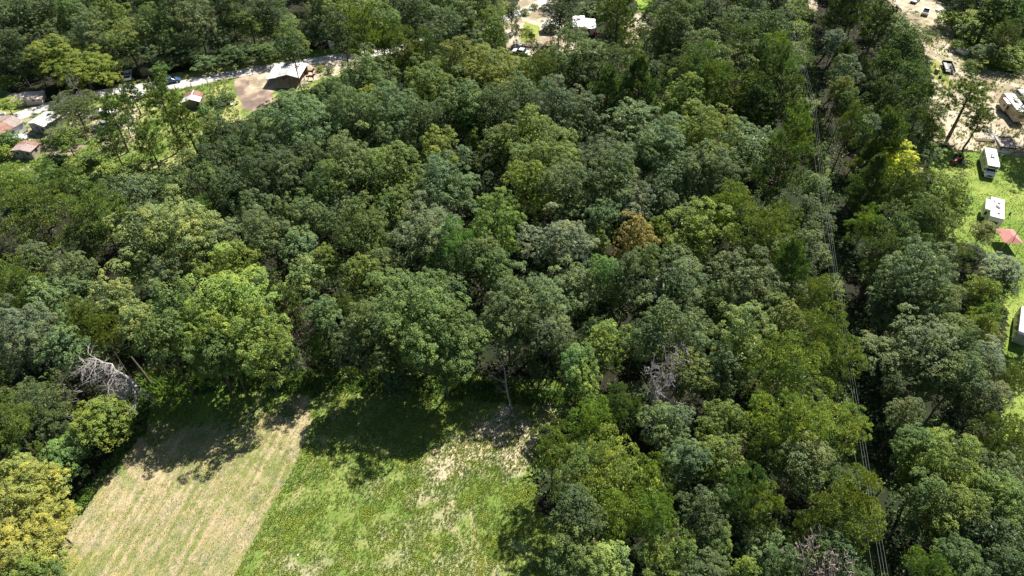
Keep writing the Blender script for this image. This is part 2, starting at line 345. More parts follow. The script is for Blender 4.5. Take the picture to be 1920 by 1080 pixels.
def crown(name, seed, Rr, rz, mass_r=.3, lobe=.5, leaf=.26, dens=15.0, lows=-.85, feather=False, cone=0.0, gap=.15, nmk=1.0, irr=.30, fill_=1.0):
    """leaf-clump crown: boughs spread over an uneven ellipsoid, each bough a cluster of leafy tufts with gaps between"""
    r = np.random.default_rng(seed)
    nm = int(nmk * 2.3 / mass_r ** 2)
    D = fib(nm, r, lows)
    ph = r.random(6) * 6.28; az = np.arctan2(D[:, 1], D[:, 0])
    rad = 1 + irr * .45 * np.sin(2 * az + ph[0] + D[:, 2] * 2) + irr * .4 * np.sin(3 * az + ph[1] - D[:, 2] * 3) + r.normal(size=nm) * irr * .35
    mr = Rr * mass_r * (.6 + .7 * r.random(nm))
    M = D * ((Rr - mr * .8) * np.clip(rad, .55, 1.25))[:, None]; M[:, 2] *= rz / Rr
    low = M[:, 2] < -.2 * rz; kp = ~low | (r.random(nm) < .75); M, mr, D = M[kp], mr[kp], D[kp]
    if cone:
        k = 1 - cone * np.clip((M[:, 2] / rz + .2), -.5, 1.2); M[:, 0] *= k; M[:, 1] *= k; mr *= np.clip(k, .35, 1.1)
    M = np.concatenate([M, [[0, 0, rz * .35], [0, 0, -rz * .3]]]); mr = np.append(mr, [Rr * .42, Rr * .4]); D = np.concatenate([D, [[0, 0, 1], [0, 0, 1]]])
    Ps, Ns, Ts = [], [], []
    for j in range(len(M)):
        nl = max(5, int(3.1 * (mr[j] / lobe) ** 2))
        ld = fib(nl, r, -.6); ld = ld[(ld @ D[j] > -.3) | (ld[:, 2] > .3)]
        ld = ld[r.random(len(ld)) > gap]
        lr = lobe * (.55 + .7 * r.random(len(ld))); lc = M[j] + ld * (mr[j] - lr * .3)[:, None] * (.72 + .42 * r.random(len(ld)))[:, None] * [1, 1, .85]
        mt = r.normal() * .07
        for q in range(len(ld)):
            n = int(5.2 * lr[q] ** 2 / leaf ** 2 * (1 if not feather else 2.2) * fill_) + 8
            dd = unit(r.normal(size=(n, 3)) + ld[q] * .8 + [0, 0, .9])
            p = lc[q] + dd * lr[q] * (.78 + .34 * r.random(n) ** 1.5)[:, None] * [1, 1, .8]
            nn = unit(dd * .8 + np.array([0, 0, .4]) + r.normal(size=(n, 3)) * (.24 if not feather else .6))
            Ps.append(p); Ns.append(nn)
            Ts.append(np.clip(.5 + mt + r.normal() * .12 + r.normal(size=n) * .09, 0, 1))
    P = np.concatenate(Ps); Nn = np.concatenate(Ns); T = np.concatenate(Ts)
    ni = int(22 * Rr * Rr) if Rr > 2 else 20     # darker inner leaves, added to stop light passing through the crown
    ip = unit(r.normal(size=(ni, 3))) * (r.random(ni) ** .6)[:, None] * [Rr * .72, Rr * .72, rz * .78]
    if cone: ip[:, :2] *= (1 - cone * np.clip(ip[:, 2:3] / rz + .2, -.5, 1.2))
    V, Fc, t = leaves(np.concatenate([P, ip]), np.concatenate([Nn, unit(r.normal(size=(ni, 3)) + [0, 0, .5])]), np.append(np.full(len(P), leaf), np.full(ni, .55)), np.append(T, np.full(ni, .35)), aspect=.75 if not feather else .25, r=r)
    global LEAFN
    LEAFN += len(P)
    return mesh_np(name, V, Fc, t)
LEAFN = 0
def tube(path, radii, n=5):
    P = np.asarray(path, float); V = []; Fc = []
    for i in range(len(P)):
        d = P[min(i + 1, len(P) - 1)] - P[max(i - 1, 0)]; d = d / (np.linalg.norm(d) + 1e-9)
        u = np.cross(d, [.3, .2, 1] if abs(d[2]) < .9 else [1, 0, 0]); u /= np.linalg.norm(u); v = np.cross(d, u)
        for k in range(n):
            a = 2 * math.pi * k / n; V.append(P[i] + (u * math.cos(a) + v * math.sin(a)) * radii[i])
    for i in range(len(P) - 1):
        for k in range(n): Fc.append((i * n + k, i * n + (k + 1) % n, (i + 1) * n + (k + 1) % n, (i + 1) * n + k))
    return V, Fc
class TB:
    def __init__(s): s.V = []; s.F = []
    def add(s, path, radii, n=5):
        V, Fc = tube(path, radii, n); b = len(s.V); s.V += V; s.F += [tuple(i + b for i in f) for f in Fc]
    def mesh(s, name): return mesh_np(name, np.array(s.V), np.array(s.F), smooth=True)
def trunk_mesh(seed, H=10.0, Rr=5.0, rad=.26, n=9):
    r = np.random.default_rng(seed); t = TB()
    p = [(0, 0, -.3)]
    for i in range(1, 7): p.append((r.normal() * .12 * i / 2, r.normal() * .12 * i / 2, H * i / 6))
    t.add(p, [rad * 1.35, rad, rad * .9, rad * .8, rad * .6, rad * .4, rad * .12], 8)
    for i in range(n):
        a = i * 2.4 + r.random(); h = H * (.42 + .5 * i / n); L = Rr * (.95 - .45 * i / n) * (.8 + .3 * r.random())
        k = h / H * 6; b = np.array(p[int(k)]) * (1 - k % 1) + np.array(p[min(6, int(k) + 1)]) * (k % 1)
        q = [b]; d = np.array([math.cos(a), math.sin(a), .55])
        for j in range(1, 5): q.append(q[-1] + (d + r.normal(size=3) * .2) * L / 4); d = d * [1, 1, .9]
        t.add(q, [rad * .4, rad * .3, rad * .2, rad * .13, rad * .05])
        for j in (2, 3):
            e = q[j] + np.array([math.cos(a + 1.1 * (-1) ** j), math.sin(a + 1.1 * (-1) ** j), .7]) * L * .3
            t.add([q[j], (q[j] + e) / 2 + r.normal(size=3) * .1, e], [rad * .17, rad * .1, rad * .04], 4)
    return t.mesh('trunk')
def pine(seed, H=10.0, Rr=3.4, base=.38, nb=46, tuft=.75, dense=1.0, cone=.55, blade=.42):
    """trunk with whorled limbs, and a crown of needle tufts; both in metres with the base at the origin"""
    r = np.random.default_rng(seed); t = TB(); lean = r.normal(size=2) * .03
    def ax(h): return np.array([lean[0] * h + .12 * math.sin(h * .7 + seed), lean[1] * h, h])
    t.add([ax(H * i / 8) - [0, 0, .3 * (i == 0)] for i in range(9)], [.24 * (1.15 - i / 8.2) for i in range(9)], 7)
    C0 = []; T0 = []; O0 = []
    for i in range(nb):
        f = (i + r.random()) / nb; h = H * (base + (1 - base) * f); a = i * 2.4 + r.normal() * .4
        L = Rr * (1 - f ** 1.6 * cone * 1.2) * (.6 + .5 * r.random()) * (1 if f > .15 else .75)
        b = ax(h); el = .15 + .5 * f; d = np.array([math.cos(a), math.sin(a), el]); q = [b]
        for j in range(1, 5): q.append(q[-1] + (d + r.normal(size=3) * .13) * L / 4); d[2] += .03
        t.add(q, [.075, .055, .04, .028, .012], 4); q = np.array(q)
        nt_ = int((6 + 5 * L) * dense); br = r.normal() * .1
        for k in range(nt_):
            s = .35 + .65 * r.random(); x = s * 4; k0 = min(3, int(x)); c = q[k0] * (1 - (x - k0)) + q[k0 + 1] * (x - k0)
            side = np.array([-math.sin(a), math.cos(a), 0]) * r.normal() * L * .24 * (1.1 - .5 * s)
            C0.append(c + side + [0, 0, abs(r.normal()) * .22]); T0.append(.5 + br + r.normal() * .1)
            O0.append([math.cos(a) * .5, math.sin(a) * .5, .7])
    for k in range(int(14 * dense)): C0.append(ax(H) + r.normal(size=3) * [.35, .35, .4]); T0.append(.6); O0.append([0, 0, 1])
    C0 = np.array(C0); T0 = np.array(T0); O0 = np.array(O0)
    nbld = 16; n = len(C0) * nbld
    P = np.repeat(C0, nbld, 0); O = np.repeat(O0, nbld, 0); T = np.repeat(T0, nbld) + r.normal(size=n) * .1
    d = unit(O * .9 + r.normal(size=(n, 3)) * .8); L = blade * (.7 + .6 * r.random(n))[:, None] * tuft / .75
    u = unit(np.cross(d, r.normal(size=(n, 3)))) * .055
    V = np.stack([P - u, P + u, P + d * L], 1).reshape(-1, 3); Fc = np.arange(n * 3).reshape(-1, 3)
    return t.mesh('trunk'), mesh_np('crown', V, Fc, np.repeat(np.clip(T, 0, 1), 3))
def bare(seed, H=9.0, spread=.75, depth=5, rad=.22, droop=0.0, nlimb=6, twig=3):
    r = np.random.default_rng(seed); t = TB()
    def grow(p, d, L, rd, lv):
        q = [p]; dd = d / np.linalg.norm(d); m = 4
        for j in range(m):
            dd = dd + r.normal(size=3) * .2; dd[2] += .04 - droop * .12; dd /= np.linalg.norm(dd); q.append(q[-1] + dd * L / m)
        t.add(q, [max(.024, rd * (1 - .12 * j)) for j in range(m)] + [max(.016, rd * .45)], 5 if lv > 2 else 3)
        if lv == 0: return
        for k in range(twig if lv < depth - 1 else nlimb):
            s = .35 + .65 * (k + r.random()) / (twig if lv < depth - 1 else nlimb); x = s * m; k0 = min(m - 1, int(x)); b = q[k0] + (q[k0 + 1] - q[k0]) * (x - k0)
            nd = dd + unit(r.normal(size=(1, 3)))[0] * spread * 1.4
            grow(b, nd, L * (.48 + .25 * r.random()), rd * (1 - .5 * s) * .62, lv - 1)
    grow(np.array([0, 0, -.2]), np.array([0, 0, 1.0]), H * .62, rad, depth - 1)
    return t.mesh('branches')
# library: kind -> list of (crown mesh, R, rz)
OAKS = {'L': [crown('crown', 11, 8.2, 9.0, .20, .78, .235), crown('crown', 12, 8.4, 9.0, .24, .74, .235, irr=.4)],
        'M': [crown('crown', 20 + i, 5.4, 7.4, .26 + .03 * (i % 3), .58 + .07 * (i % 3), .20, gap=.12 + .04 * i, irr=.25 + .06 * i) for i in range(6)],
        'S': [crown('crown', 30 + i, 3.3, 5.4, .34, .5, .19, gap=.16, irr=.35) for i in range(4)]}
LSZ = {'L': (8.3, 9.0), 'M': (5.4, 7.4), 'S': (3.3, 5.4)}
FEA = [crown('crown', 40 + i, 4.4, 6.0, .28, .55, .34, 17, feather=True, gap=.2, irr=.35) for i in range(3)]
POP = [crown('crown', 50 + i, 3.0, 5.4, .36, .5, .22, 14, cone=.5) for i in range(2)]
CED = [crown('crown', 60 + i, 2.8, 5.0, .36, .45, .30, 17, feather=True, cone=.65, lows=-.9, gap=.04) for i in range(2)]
BUSH = [crown('crown', 70 + i, 1.9, 1.3, .40, .36, .18, 15, lows=-.1, irr=.35) for i in range(3)]
print('leaves', LEAFN)
TRK = [trunk_mesh(80 + i) for i in range(4)]
PIN = [pine(90, cone=.6), pine(91, nb=40, cone=.5, base=.45), pine(92, nb=52, dense=1.3, cone=.75, base=.25), pine(93, nb=30, base=.5, Rr=3.8, dense=.8, cone=.35)]
BARE = [bare(100), bare(101, twig=4, spread=.9), bare(102, depth=6, twig=3, nlimb=7, spread=.8)]
for m_ in TRK: m_.materials.append(BARK)
for a_, b_ in PIN: a_.materials.append(PBARK); b_.materials.append(NEEDLE)
for l_ in list(OAKS.values()) + [FEA, POP, BUSH]:
    for m_ in l_: m_.materials.append(LEAF)
for m_ in CED: m_.materials.append(NEEDLE)
PAL = dict(grey=(.160, .218, .090), dark=(.092, .135, .045), mid=(.135, .195, .055), olive=(.170, .222, .050), bright=(.235, .298, .062),
           pale=(.270, .330, .110), yellow=(.40, .385, .095), lemon=(.58, .60, .05), orange=(.36, .265, .08), brown=(.165, .200, .080), blue=(.185, .235, .135),
           fresh=(.165, .270, .075), gold=(.22, .265, .045), rust=(.40, .18, .12), tan=(.30, .28, .15))
NAMES = dict(grey='grey-green', dark='dark green', mid='mid-green', olive='olive-green', bright='bright green', pale='pale green', yellow='golden-yellow', lemon='lemon-yellow',
             orange='orange-leaved', brown='brownish', blue='blue-grey', fresh='fresh green', gold='yellow-olive', rust='rusty red', tan='tan')
KN = {'s': ('young_tree', 'young tree', 'tree'), 'o': ('oak_tree', 'oak', 'tree'), 'f': ('hickory_tree', 'feathery-leaved tree', 'tree'), 'p': ('pine_tree', 'pine', 'tree'), 'q': ('pine_tree', 'open-crowned pine', 'tree'),
      'l': ('poplar_tree', 'upright poplar', 'tree'), 'c': ('cedar_tree', 'dense cedar', 'tree'), 'b': ('shrub', 'shrub', 'shrub'), 'd': ('dead_tree', 'leafless tree', 'dead tree')}
TREES = []      # placed: dict(root, px, py, kind, col, size)
trng = random.Random(5)
def tree(x, y, r, kind='o', col='grey', H=None, lab=None, bm=None, tint=1.0, lean=None):
    """x, y, r: where the crown stands seen from above and how wide it is"""
    r *= {'o': 1.05, 'f': 1.1, 'p': 1.15, 'q': 1.15}.get(kind, 1.05) * (.95 if y < 360 and x < 600 else 1)
    s0 = depth(x, y, 10) / F; rm = r * s0
    auto = H is None
    if H is None:
        H = {'b': rm * 1.3, 'c': 2.4 * rm + 5, 'l': 2.2 * rm + 7}.get(kind, (15 if rm < 4 else 18) + trng.uniform(-1.5, 2.5))
        if kind in 'of' and rm < 2.4: H = trng.uniform(10, 13)
        if kind == 'c': H = min(H, 14)
    hz = {'o': H * .40, 'f': H * .36, 'l': H * .42, 'c': H * .47, 'b': H * .5, 'p': H * .32, 'q': H * .28, 'd': H * .3, 's': H * .4}[kind]
    if kind in 'of': hz = min(hz, rm * 1.75); hz = max(hz, min(rm * .8, H * .47))
    if kind == 'b': rm = r * depth(x, y, 1) / F
    zc = H - hz
    p = U(x, y, zc + (hz * .3 if kind in 'of' else 0))
    if auto and kind in 'ofp':
        for _ in range(12):
            if H < max(4.5, rm * 1.3) or not any(inside(q, *PX((p.x, p.y, 0))) for q in OPEN[1:5]): break
            H *= .9; hz *= .9; zc = H - hz; p = U(x, y, zc + (hz * .3 if kind in 'of' else 0))
    base = Vector((p.x, p.y, 0)); rz = trng.uniform(0, 6.283)
    nm, word, cat = KN[kind]
    if kind == 'o' and col in ('mid', 'bright', 'pale', 'gold', 'yellow', 'lemon', 'orange', 'fresh'): nm = 'broadleaf_tree'
    young = kind == 's'
    if young: kind = 'o'
    root = empty(nm, base, 0, None, cat)
    v = trng.uniform(.86, 1.14) * {'f': 1.06, 'p': 1.08, 'q': 1.1, 'c': 1.05}.get(kind, 1); c = tuple(max(.01, a * v * tint * trng.uniform(.94, 1.06)) for a in PAL[col])
    if kind in 'oflcb':
        if kind == 'o':
            k = 'L' if rm > 6.9 else 'M' if rm > 4.2 else 'S'; me = trng.choice(OAKS[k]); R0, Z0 = LSZ[k]
        else:
            me, R0, Z0 = {'f': (trng.choice(FEA), 4.4, 6.0), 'l': (trng.choice(POP), 3.0, 5.4), 'c': (trng.choice(CED), 2.6, 5.0), 'b': (trng.choice(BUSH), 1.9, 1.5)}[kind]
        link('crown', me, None, root, (0, 0, zc if kind != 'b' else H * .35), rz, (rm / R0 * trng.uniform(.9, 1.1), rm / R0 * trng.uniform(.88, 1.12), hz / Z0 if kind != 'b' else H * .62 / Z0), c)
        if kind != 'b': link('trunk', trng.choice(TRK), None, root, (0, 0, 0), rz, (rm / 6.6, rm / 6.6, (zc + hz * .35) / 10))
    elif kind in 'pq':
        a, b = PIN[3] if kind == 'q' else trng.choice(PIN[:3]); R0 = 3.4; sc = (rm / R0, rm / R0, H / 10)
        link('crown', b, None, root, (0, 0, 0), rz, sc, c); link('trunk', a, None, root, (0, 0, 0), rz, sc)
    else:
        me = trng.choice(BARE); o = link('branches', me, DEAD, root, (0, 0, 0), rz, (rm / 4.5, rm / 4.5, H / 9))
    if lean: root.rotation_euler = lean
    TREES.append(dict(o=root, x=x, y=y, kind='s' if young else kind, col=col, rm=rm, base=base, lab=lab, zc=zc))
    return root
FIELD_B = [(70, 1300), (120, 900), (200, 850), (262, 780), (262, 715), (480, 700), (700, 730), (1080, 745), (1000, 830), (1000, 960), (1080, 1000), (1130, 1300)]
OPEN = [FIELD_B, [(-200, 120), (100, 170), (230, 140), (280, 130), (500, 95), (720, 78), (720, 112), (600, 160), (500, 205), (440, 232), (330, 330), (60, 340), (-200, 330)],
        [(940, -60), (1075, -60), (1060, 20), (1130, 35), (1130, 95), (1000, 105), (940, 100)], [(1165, 85), (1180, -60), (1250, -60), (1225, 85)],
        [(1630, -60), (1760, -60), (1790, 40), (2100, 100), (2100, 900), (1880, 800), (1865, 650), (1890, 560), (1800, 460), (1770, 350), (1740, 250), (1735, 120), (1690, 20)],
        [(1475, -60), (1545, -60), (1562, 150), (1580, 330), (1625, 560), (1650, 760), (1685, 1140), (1625, 1140), (1585, 800), (1562, 560), (1520, 330), (1490, 120)]]
T = """
45 30 48 o dark;8 75 38 o dark;130 18 34 o mid;165 45 32 o grey;232 62 38 o olive;270 88 40 o grey;148 115 72 o gold;95 95 40 o gold;205 130 30 o gold;8 150 26 o bright;10 192 24 o bright
60 110 34 o dark;205 12 36 o olive;290 38 34 o mid;330 92 44 o dark;362 25 38 o brown;402 62 38 o dark;442 95 38 o dark;466 38 38 o olive;322 8 32 o dark;425 8 34 o dark;382 112 26 o grey;300 125 22 f fresh
500 90 34 o mid;535 50 42 o olive;592 48 34 o grey;560 78 18 l bright;655 10 48 o bright;600 8 34 o mid;712 36 36 o olive;765 14 40 o dark;845 48 54 o grey;727 62 26 f bright;682 78 28 q bright
640 50 30 o dark;500 15 36 o dark;830 8 36 o mid;900 12 42 o olive;942 12 26 o gold;925 50 32 o bright;882 74 24 p mid;795 78 32 f mid;758 92 32 f olive;545 82 26 o dark;20 8 40 o dark;80 5 36 o mid
690 132 50 o mid;628 172 30 o mid;650 195 36 o grey;562 222 66 o grey;735 205 64 o grey;690 190 30 o gold;855 112 46 o gold;800 152 44 o olive;925 128 56 o gold;868 182 46 o mid;935 195 42 o dark;885 208 32 o fresh
660 292 54 o mid;735 315 50 o olive;825 276 36 o gold;838 332 52 o grey;520 310 58 o dark;600 345 40 o mid;888 270 20 l bright;945 262 36 o olive;585 290 28 o dark;470 250 38 o mid;480 330 42 o dark;790 225 40 o dark;440 285 36 o dark;572 180 24 o mid
1080 100 52 o mid;1148 112 44 f brown;1192 112 24 l bright;1050 18 32 o dark;1110 10 26 o mid;968 58 11 c dark 8;996 78 12 c dark 8;1158 34 36 q olive;1212 52 24 c dark;1250 30 34 o mid;1242 88 22 l bright
1282 70 28 o brown;1290 20 34 o mid;1340 102 56 f mid;1402 72 42 f mid;1312 120 38 f mid;1372 192 44 q olive;1268 132 36 f mid;1205 168 44 p mid;1138 182 36 p mid;1276 172 36 o bright;1296 148 28 o blue
1350 150 34 f olive;1040 192 44 o blue;1085 205 46 o grey;978 180 36 o grey;992 236 34 o bright;1020 285 64 o olive;1180 222 56 o grey;1320 240 62 o gold;1250 265 54 o grey;1402 275 48 o grey;1150 322 58 o mid;1268 318 46 o grey
990 345 48 o gold;1062 350 52 o grey;1420 214 42 p dark;1440 150 34 q mid;1330 20 34 o dark;1372 40 34 o mid;1410 15 34 o dark;1445 45 28 o mid;1180 75 22 f olive;1100 145 30 o dark;1360 330 44 o brown;1320 310 38 o grey
1012 128 36 f olive;1215 285 32 o mid
1456 92 30 f bright;1474 128 26 f fresh;1455 190 46 q mid;1492 205 20 f bright;1478 272 46 q bright;1455 330 42 q mid;1500 245 26 p bright;1482 22 20 b bright;1492 52 20 b bright;1435 95 30 o grey
1537 40 22 c dark;1557 72 26 o blue;1572 25 26 q dark;1600 8 30 q mid;1578 122 28 p dark;1588 132 28 o blue;1566 160 19 o gold;1610 142 24 c dark;1690 60 40 o olive;1690 108 44 c mid 17;1704 158 42 c mid 17
1662 132 38 c mid 16;1722 195 42 c mid 17;1712 238 40 c mid 16;1742 250 26 c mid 14;1642 182 32 c dark;1600 222 34 f olive;1630 238 28 o blue;1622 305 44 p olive;1686 302 44 o lemon 14;1600 342 40 f mid;1660 205 32 c dark;1640 60 26 q dark;1655 270 34 p mid
1590 185 22 o olive;1540 130 20 f dark;1740 62 20 f brown 7;1815 188 40 q olive 13;1832 232 24 q olive 9;1790 38 30 b bright;1820 60 26 b pale;1860 25 44 p mid 12;1882 68 26 q mid 10;1900 15 44 q mid 12;1895 110 30 b bright;1850 95 26 f mid;1828 122 14 b bright;1800 85 16 b bright
1915 60 30 p olive;1995 165 56 o mid 18;1985 560 44 o mid 15;1975 240 40 o dark 13;1870 112 18 b bright;1920 95 26 b bright
62 382 54 f olive;22 345 40 f bright;176 388 44 f olive;110 335 34 f mid;265 440 62 o pale;345 420 58 o pale;405 440 40 o grey;430 550 74 o bright 21;384 622 54 o bright 19;476 628 58 o bright 19;425 490 46 o bright;140 500 34 o brown;205 548 34 o pale;115 542 40 o grey
22 525 42 f olive;82 562 44 o grey;38 620 50 o blue;255 600 36 o pale;185 615 34 f gold;112 645 40 o grey;470 388 32 o grey;250 358 40 o grey;330 350 36 o mid;378 392 24 f fresh;500 430 50 o brown;310 520 36 o grey;150 440 34 f brown
236 776 20 o dark 6;330 575 44 o mid 20;395 655 40 o mid 17;860 600 34 o mid 18;690 600 40 o mid 19;150 590 28 f olive;300 625 40 o mid 19;420 648 46 o mid 17;60 480 30 o brown;430 350 34 o dark;390 330 30 o mid
682 425 46 o olive;582 402 26 o grey;560 460 40 o grey;800 425 60 o grey;852 455 42 f fresh;572 512 36 o pale;612 480 26 o olive;682 510 38 o olive;632 425 32 o dark;542 578 38 q brown;602 582 30 o grey;652 572 26 f olive;785 585 94 o mid 20;735 650 46 o mid 14;745 712 34 o dark 8;832 668 50 o mid 14;925 410 46 o bright;930 500 34 o mid;955 585 54 o brown;620 640 34 o dark 10;675 650 36 o dark 15;540 655 26 o dark 9
900 470 30 o mid;740 380 36 o olive;590 640 26 f mid;640 378 30 o grey;540 398 28 o mid;720 490 30 o brown
1045 445 58 o blue;1000 560 56 o brown;1070 535 42 o grey;1122 458 28 l bright;1130 500 26 o fresh;1192 438 38 o orange;1234 428 22 o gold;1312 422 56 o gold;1268 458 22 o gold;1270 520 58 o grey;1238 602 48 o grey;1372 380 36 f bright;1402 520 56 o brown;1432 425 46 f olive;1390 622 50 o pale
1138 635 38 o bright;1085 682 36 o fresh;1102 712 28 o bright;1290 692 46 o olive;1340 560 36 o mid;1352 682 38 o grey;1030 620 34 o brown;1180 500 30 o dark;1150 545 22 f brown;1190 640 28 o brown;1300 620 36 o grey;1165 760 34 f mid;1215 480 26 o mid;1060 660 26 o dark 11;1010 690 22 o dark 8;1250 380 36 o grey;1190 380 36 o blue;1130 400 32 o grey
1530 430 40 o brown;1508 472 46 o brown;1462 402 36 f olive;1476 512 34 p mid;1532 542 36 f bright;1496 555 26 o grey;1468 602 44 o olive;1540 612 48 f bright;1480 682 58 f bright;1572 668 46 f bright;1530 380 34 o grey;1440 560 30 o mid;1430 480 34 o olive
1628 412 48 f bright;1700 428 58 f mid;1752 402 48 o olive;1762 362 46 o gold;1720 502 58 o grey;1798 378 26 o olive;1846 430 24 o gold 7;1882 500 36 o blue 9;1840 548 44 c gold 9;1892 530 22 o blue 7;1850 592 28 c bright 8;1836 618 38 c gold 9;1852 662 36 o blue 9;1720 640 84 o brown;1805 700 46 o brown;1650 560 38 o dark;1692 560 44 o grey;1760 560 38 o mid;1660 470 34 f mid;1790 470 30 f olive 9;1830 470 22 o dark 6
1680 720 60 o brown;1760 680 50 o brown;1700 345 40 f mid;1640 350 36 p mid;1895 700 26 f bright 8;1810 640 30 o mid
192 778 50 o gold 11;118 850 40 o fresh 8;58 915 62 o yellow 12;38 1030 66 o yellow 12;88 975 44 o yellow 10;30 880 34 o yellow 12;8 785 38 f olive;60 742 52 f brown 13;160 800 22 o dark 7;250 780 18 b bright;60 1080 52 o olive 12;100 800 30 o dark 9;240 800 16 b bright
1040 832 38 f bright;1150 880 72 f bright;1085 890 54 f pale 18;1215 900 50 f bright;1140 950 50 f bright;1225 960 44 f bright;1110 782 40 f bright;1252 790 44 o grey;1152 1012 18 o fresh 9;1140 1065 46 o pale;1250 1045 56 f pale;1352 850 40 o olive;1330 802 26 o olive;1380 905 42 f mid;1430 940 38 f bright;1320 950 40 o dark;1400 1062 26 o bright 10;1372 790 42 o olive;1290 860 34 o grey;1260 850 30 o dark;1340 1010 36 o mid;1320 1080 40 o dark
1430 1020 34 o grey;1084 955 46 o dark 20;1066 1035 42 o mid 18;1380 970 30 o dark
1482 782 58 f bright;1572 792 50 f bright;1508 862 46 o brown;1442 850 36 f mid;1590 945 58 f bright;1530 1000 38 f olive;1560 1035 46 o dark;1702 770 70 o brown;1768 860 66 o bright;1720 830 34 o mid;1790 962 52 o olive;1750 1062 38 f bright;1850 1000 56 o dark;1882 820 42 f olive;1882 930 42 o olive;1630 1075 30 o dark;1850 740 36 o brown;1480 1060 40 o dark;1900 1070 50 o dark;1640 985 24 o dark 9;1880 880 34 o brown;1670 900 44 o dark;1690 980 40 o dark;1690 1060 36 o dark;1800 1050 40 o dark;1740 920 36 o mid;1840 900 34 o mid
118 252 28 o olive 8;138 198 46 f brown 10;14 262 22 b fresh;10 285 18 b bright;100 302 20 b mid;80 322 22 b fresh;140 312 24 b bright;165 300 16 b mid;205 322 26 b bright;232 326 26 b bright;60 340 28 o mid 7;130 345 30 b bright;180 345 30 b mid;280 340 26 b bright
248 176 20 q dark 8;236 200 18 q mid 10;312 202 36 q olive 15;212 222 26 q mid 12;214 272 24 q mid 12;350 232 28 q olive 13;392 236 30 o olive 10;278 272 26 q olive 13;350 295 22 o mid 9;420 240 26 o dark 11;40 330 26 o bright 8;395 300 34 o dark;336 262 20 o gold 8;385 266 20 o mid 8
385 207 14 b fresh;398 188 15 b mid;424 184 15 b mid;405 214 13 b fresh;380 198 10 b bright;412 200 12 b dark;262 136 9 b dark;296 148 12 b dark;310 150 12 b mid;650 136 12 b bright;600 128 8 b bright;618 132 9 b olive
985 22 9 b bright;1002 12 8 b bright;1165 70 14 q bright 8;1036 90 20 o mid 7;960 18 18 o dark 9;1066 62 13 o mid 7;1010 92 16 f mid 6;988 58 14 f bright 5;1215 78 16 o mid 8;1520 28 16 b mid
"""
ROWS = []
for ln in T.strip().replace('\n', ';').split(';'):
    a = ln.split()
    if len(a) >= 5: ROWS.append((float(a[0]), float(a[1]), float(a[2]), a[3], a[4], float(a[5]) if len(a) > 5 else None))
LINE = [(1480, -40), (1500, 60), (1522, 185), (1545, 345), (1560, 440), (1575, 540), (1600, 740), (1625, 880), (1652, 1085), (1660, 1200)]
def line_x(y):
    for (xa, ya), (xb, yb) in zip(LINE, LINE[1:]):
        if ya <= y <= yb: return xa + (xb - xa) * (y - ya) / (yb - ya)
    return 1660
def clear_line(x, y, r, k):
    if k == 'b' or abs(x - line_x(y)) > 150 or (k == 'f' and y > 600 and 1535 < x < 1600): return x, r
    l, g = line_x(y) - 12, line_x(y) + (44 if y < 560 else 60); r *= 1.25 if k in 'pq' else 1.1
    if x < (l + g) / 2:
        if x + r > l: r2 = max(22, min(r, l - x)); x = min(x, l - r2 * .95); r = r2
    elif x - r < g: r2 = max(22, min(r, x - g)); x = max(x, g + r2 * .95); r = r2
    return x, r / (1.25 if k in 'pq' else 1.1)
for x, y, r, k, c, H in ROWS:
    x, r = clear_line(x, y, r * 1.04, k); tree(x, y, r / 1.04, k, c, H)
N_MAIN = len(TREES)
# woodland filling in between and beyond the edges of the picture
def openat(x, y): return any(inside(p, x, y) for p in OPEN)
def fill(n, rr, hh, sep, margin, kinds):
    cnt = 0
    occ = [(t['base'].x, t['base'].y, t['rm']) for t in TREES if t['kind'] != 'b']
    ox = np.array([o[0] for o in occ]); oy = np.array([o[1] for o in occ]); orr = np.array([o[2] for o in occ])
    for i in range(n):
        y = trng.uniform(22, 245); x = trng.uniform(-1, 1) * (62 + y * .62)
        bx, by = PX((x, y, 0)); cx, cy = PX((x, y, hh * .7))
        if bx < -margin or bx > 1920 + margin * 2.2 or by < -margin * 1.5 or cy > 1080 + margin * .5: continue
        if openat(bx, by) or openat(cx, cy): continue
        if any(inside(p, *PX((x, y, hh))) for p in OPEN[1:5]): continue
        rm = trng.uniform(*rr)
        d = np.hypot(ox - x, oy - y) - (orr + rm) * sep
        if d.min() < 0: continue
        s = depth(cx, cy, 10) / F
        k, c = trng.choice(kinds(cx, cy))
        tree(cx, cy, rm / s, k, c, hh + trng.uniform(-1.5, 1.5)); cnt += 1
        ox = np.append(ox, x); oy = np.append(oy, y); orr = np.append(orr, rm)
    return cnt
def kk(x, y):
    if x > 1250 and x < 1560 and y < 450: return [('f', 'mid'), ('p', 'mid'), ('o', 'grey'), ('f', 'olive'), ('o', 'dark')]
    if x > 1560: return [('o', 'dark'), ('f', 'mid'), ('o', 'olive'), ('o', 'brown')]
    return [('o', 'dark'), ('o', 'grey'), ('o', 'mid'), ('o', 'olive'), ('o', 'dark')]
n1 = fill(7000, (3.6, 5.2), 15.5, 1.0, 30, kk)
n2 = fill(5000, (2.0, 2.8), 9.5, .9, 0, lambda x, y: [('s', 'dark'), ('s', 'mid')])
print('trees', len(TREES), 'main', N_MAIN, 'fill', n1, n2)
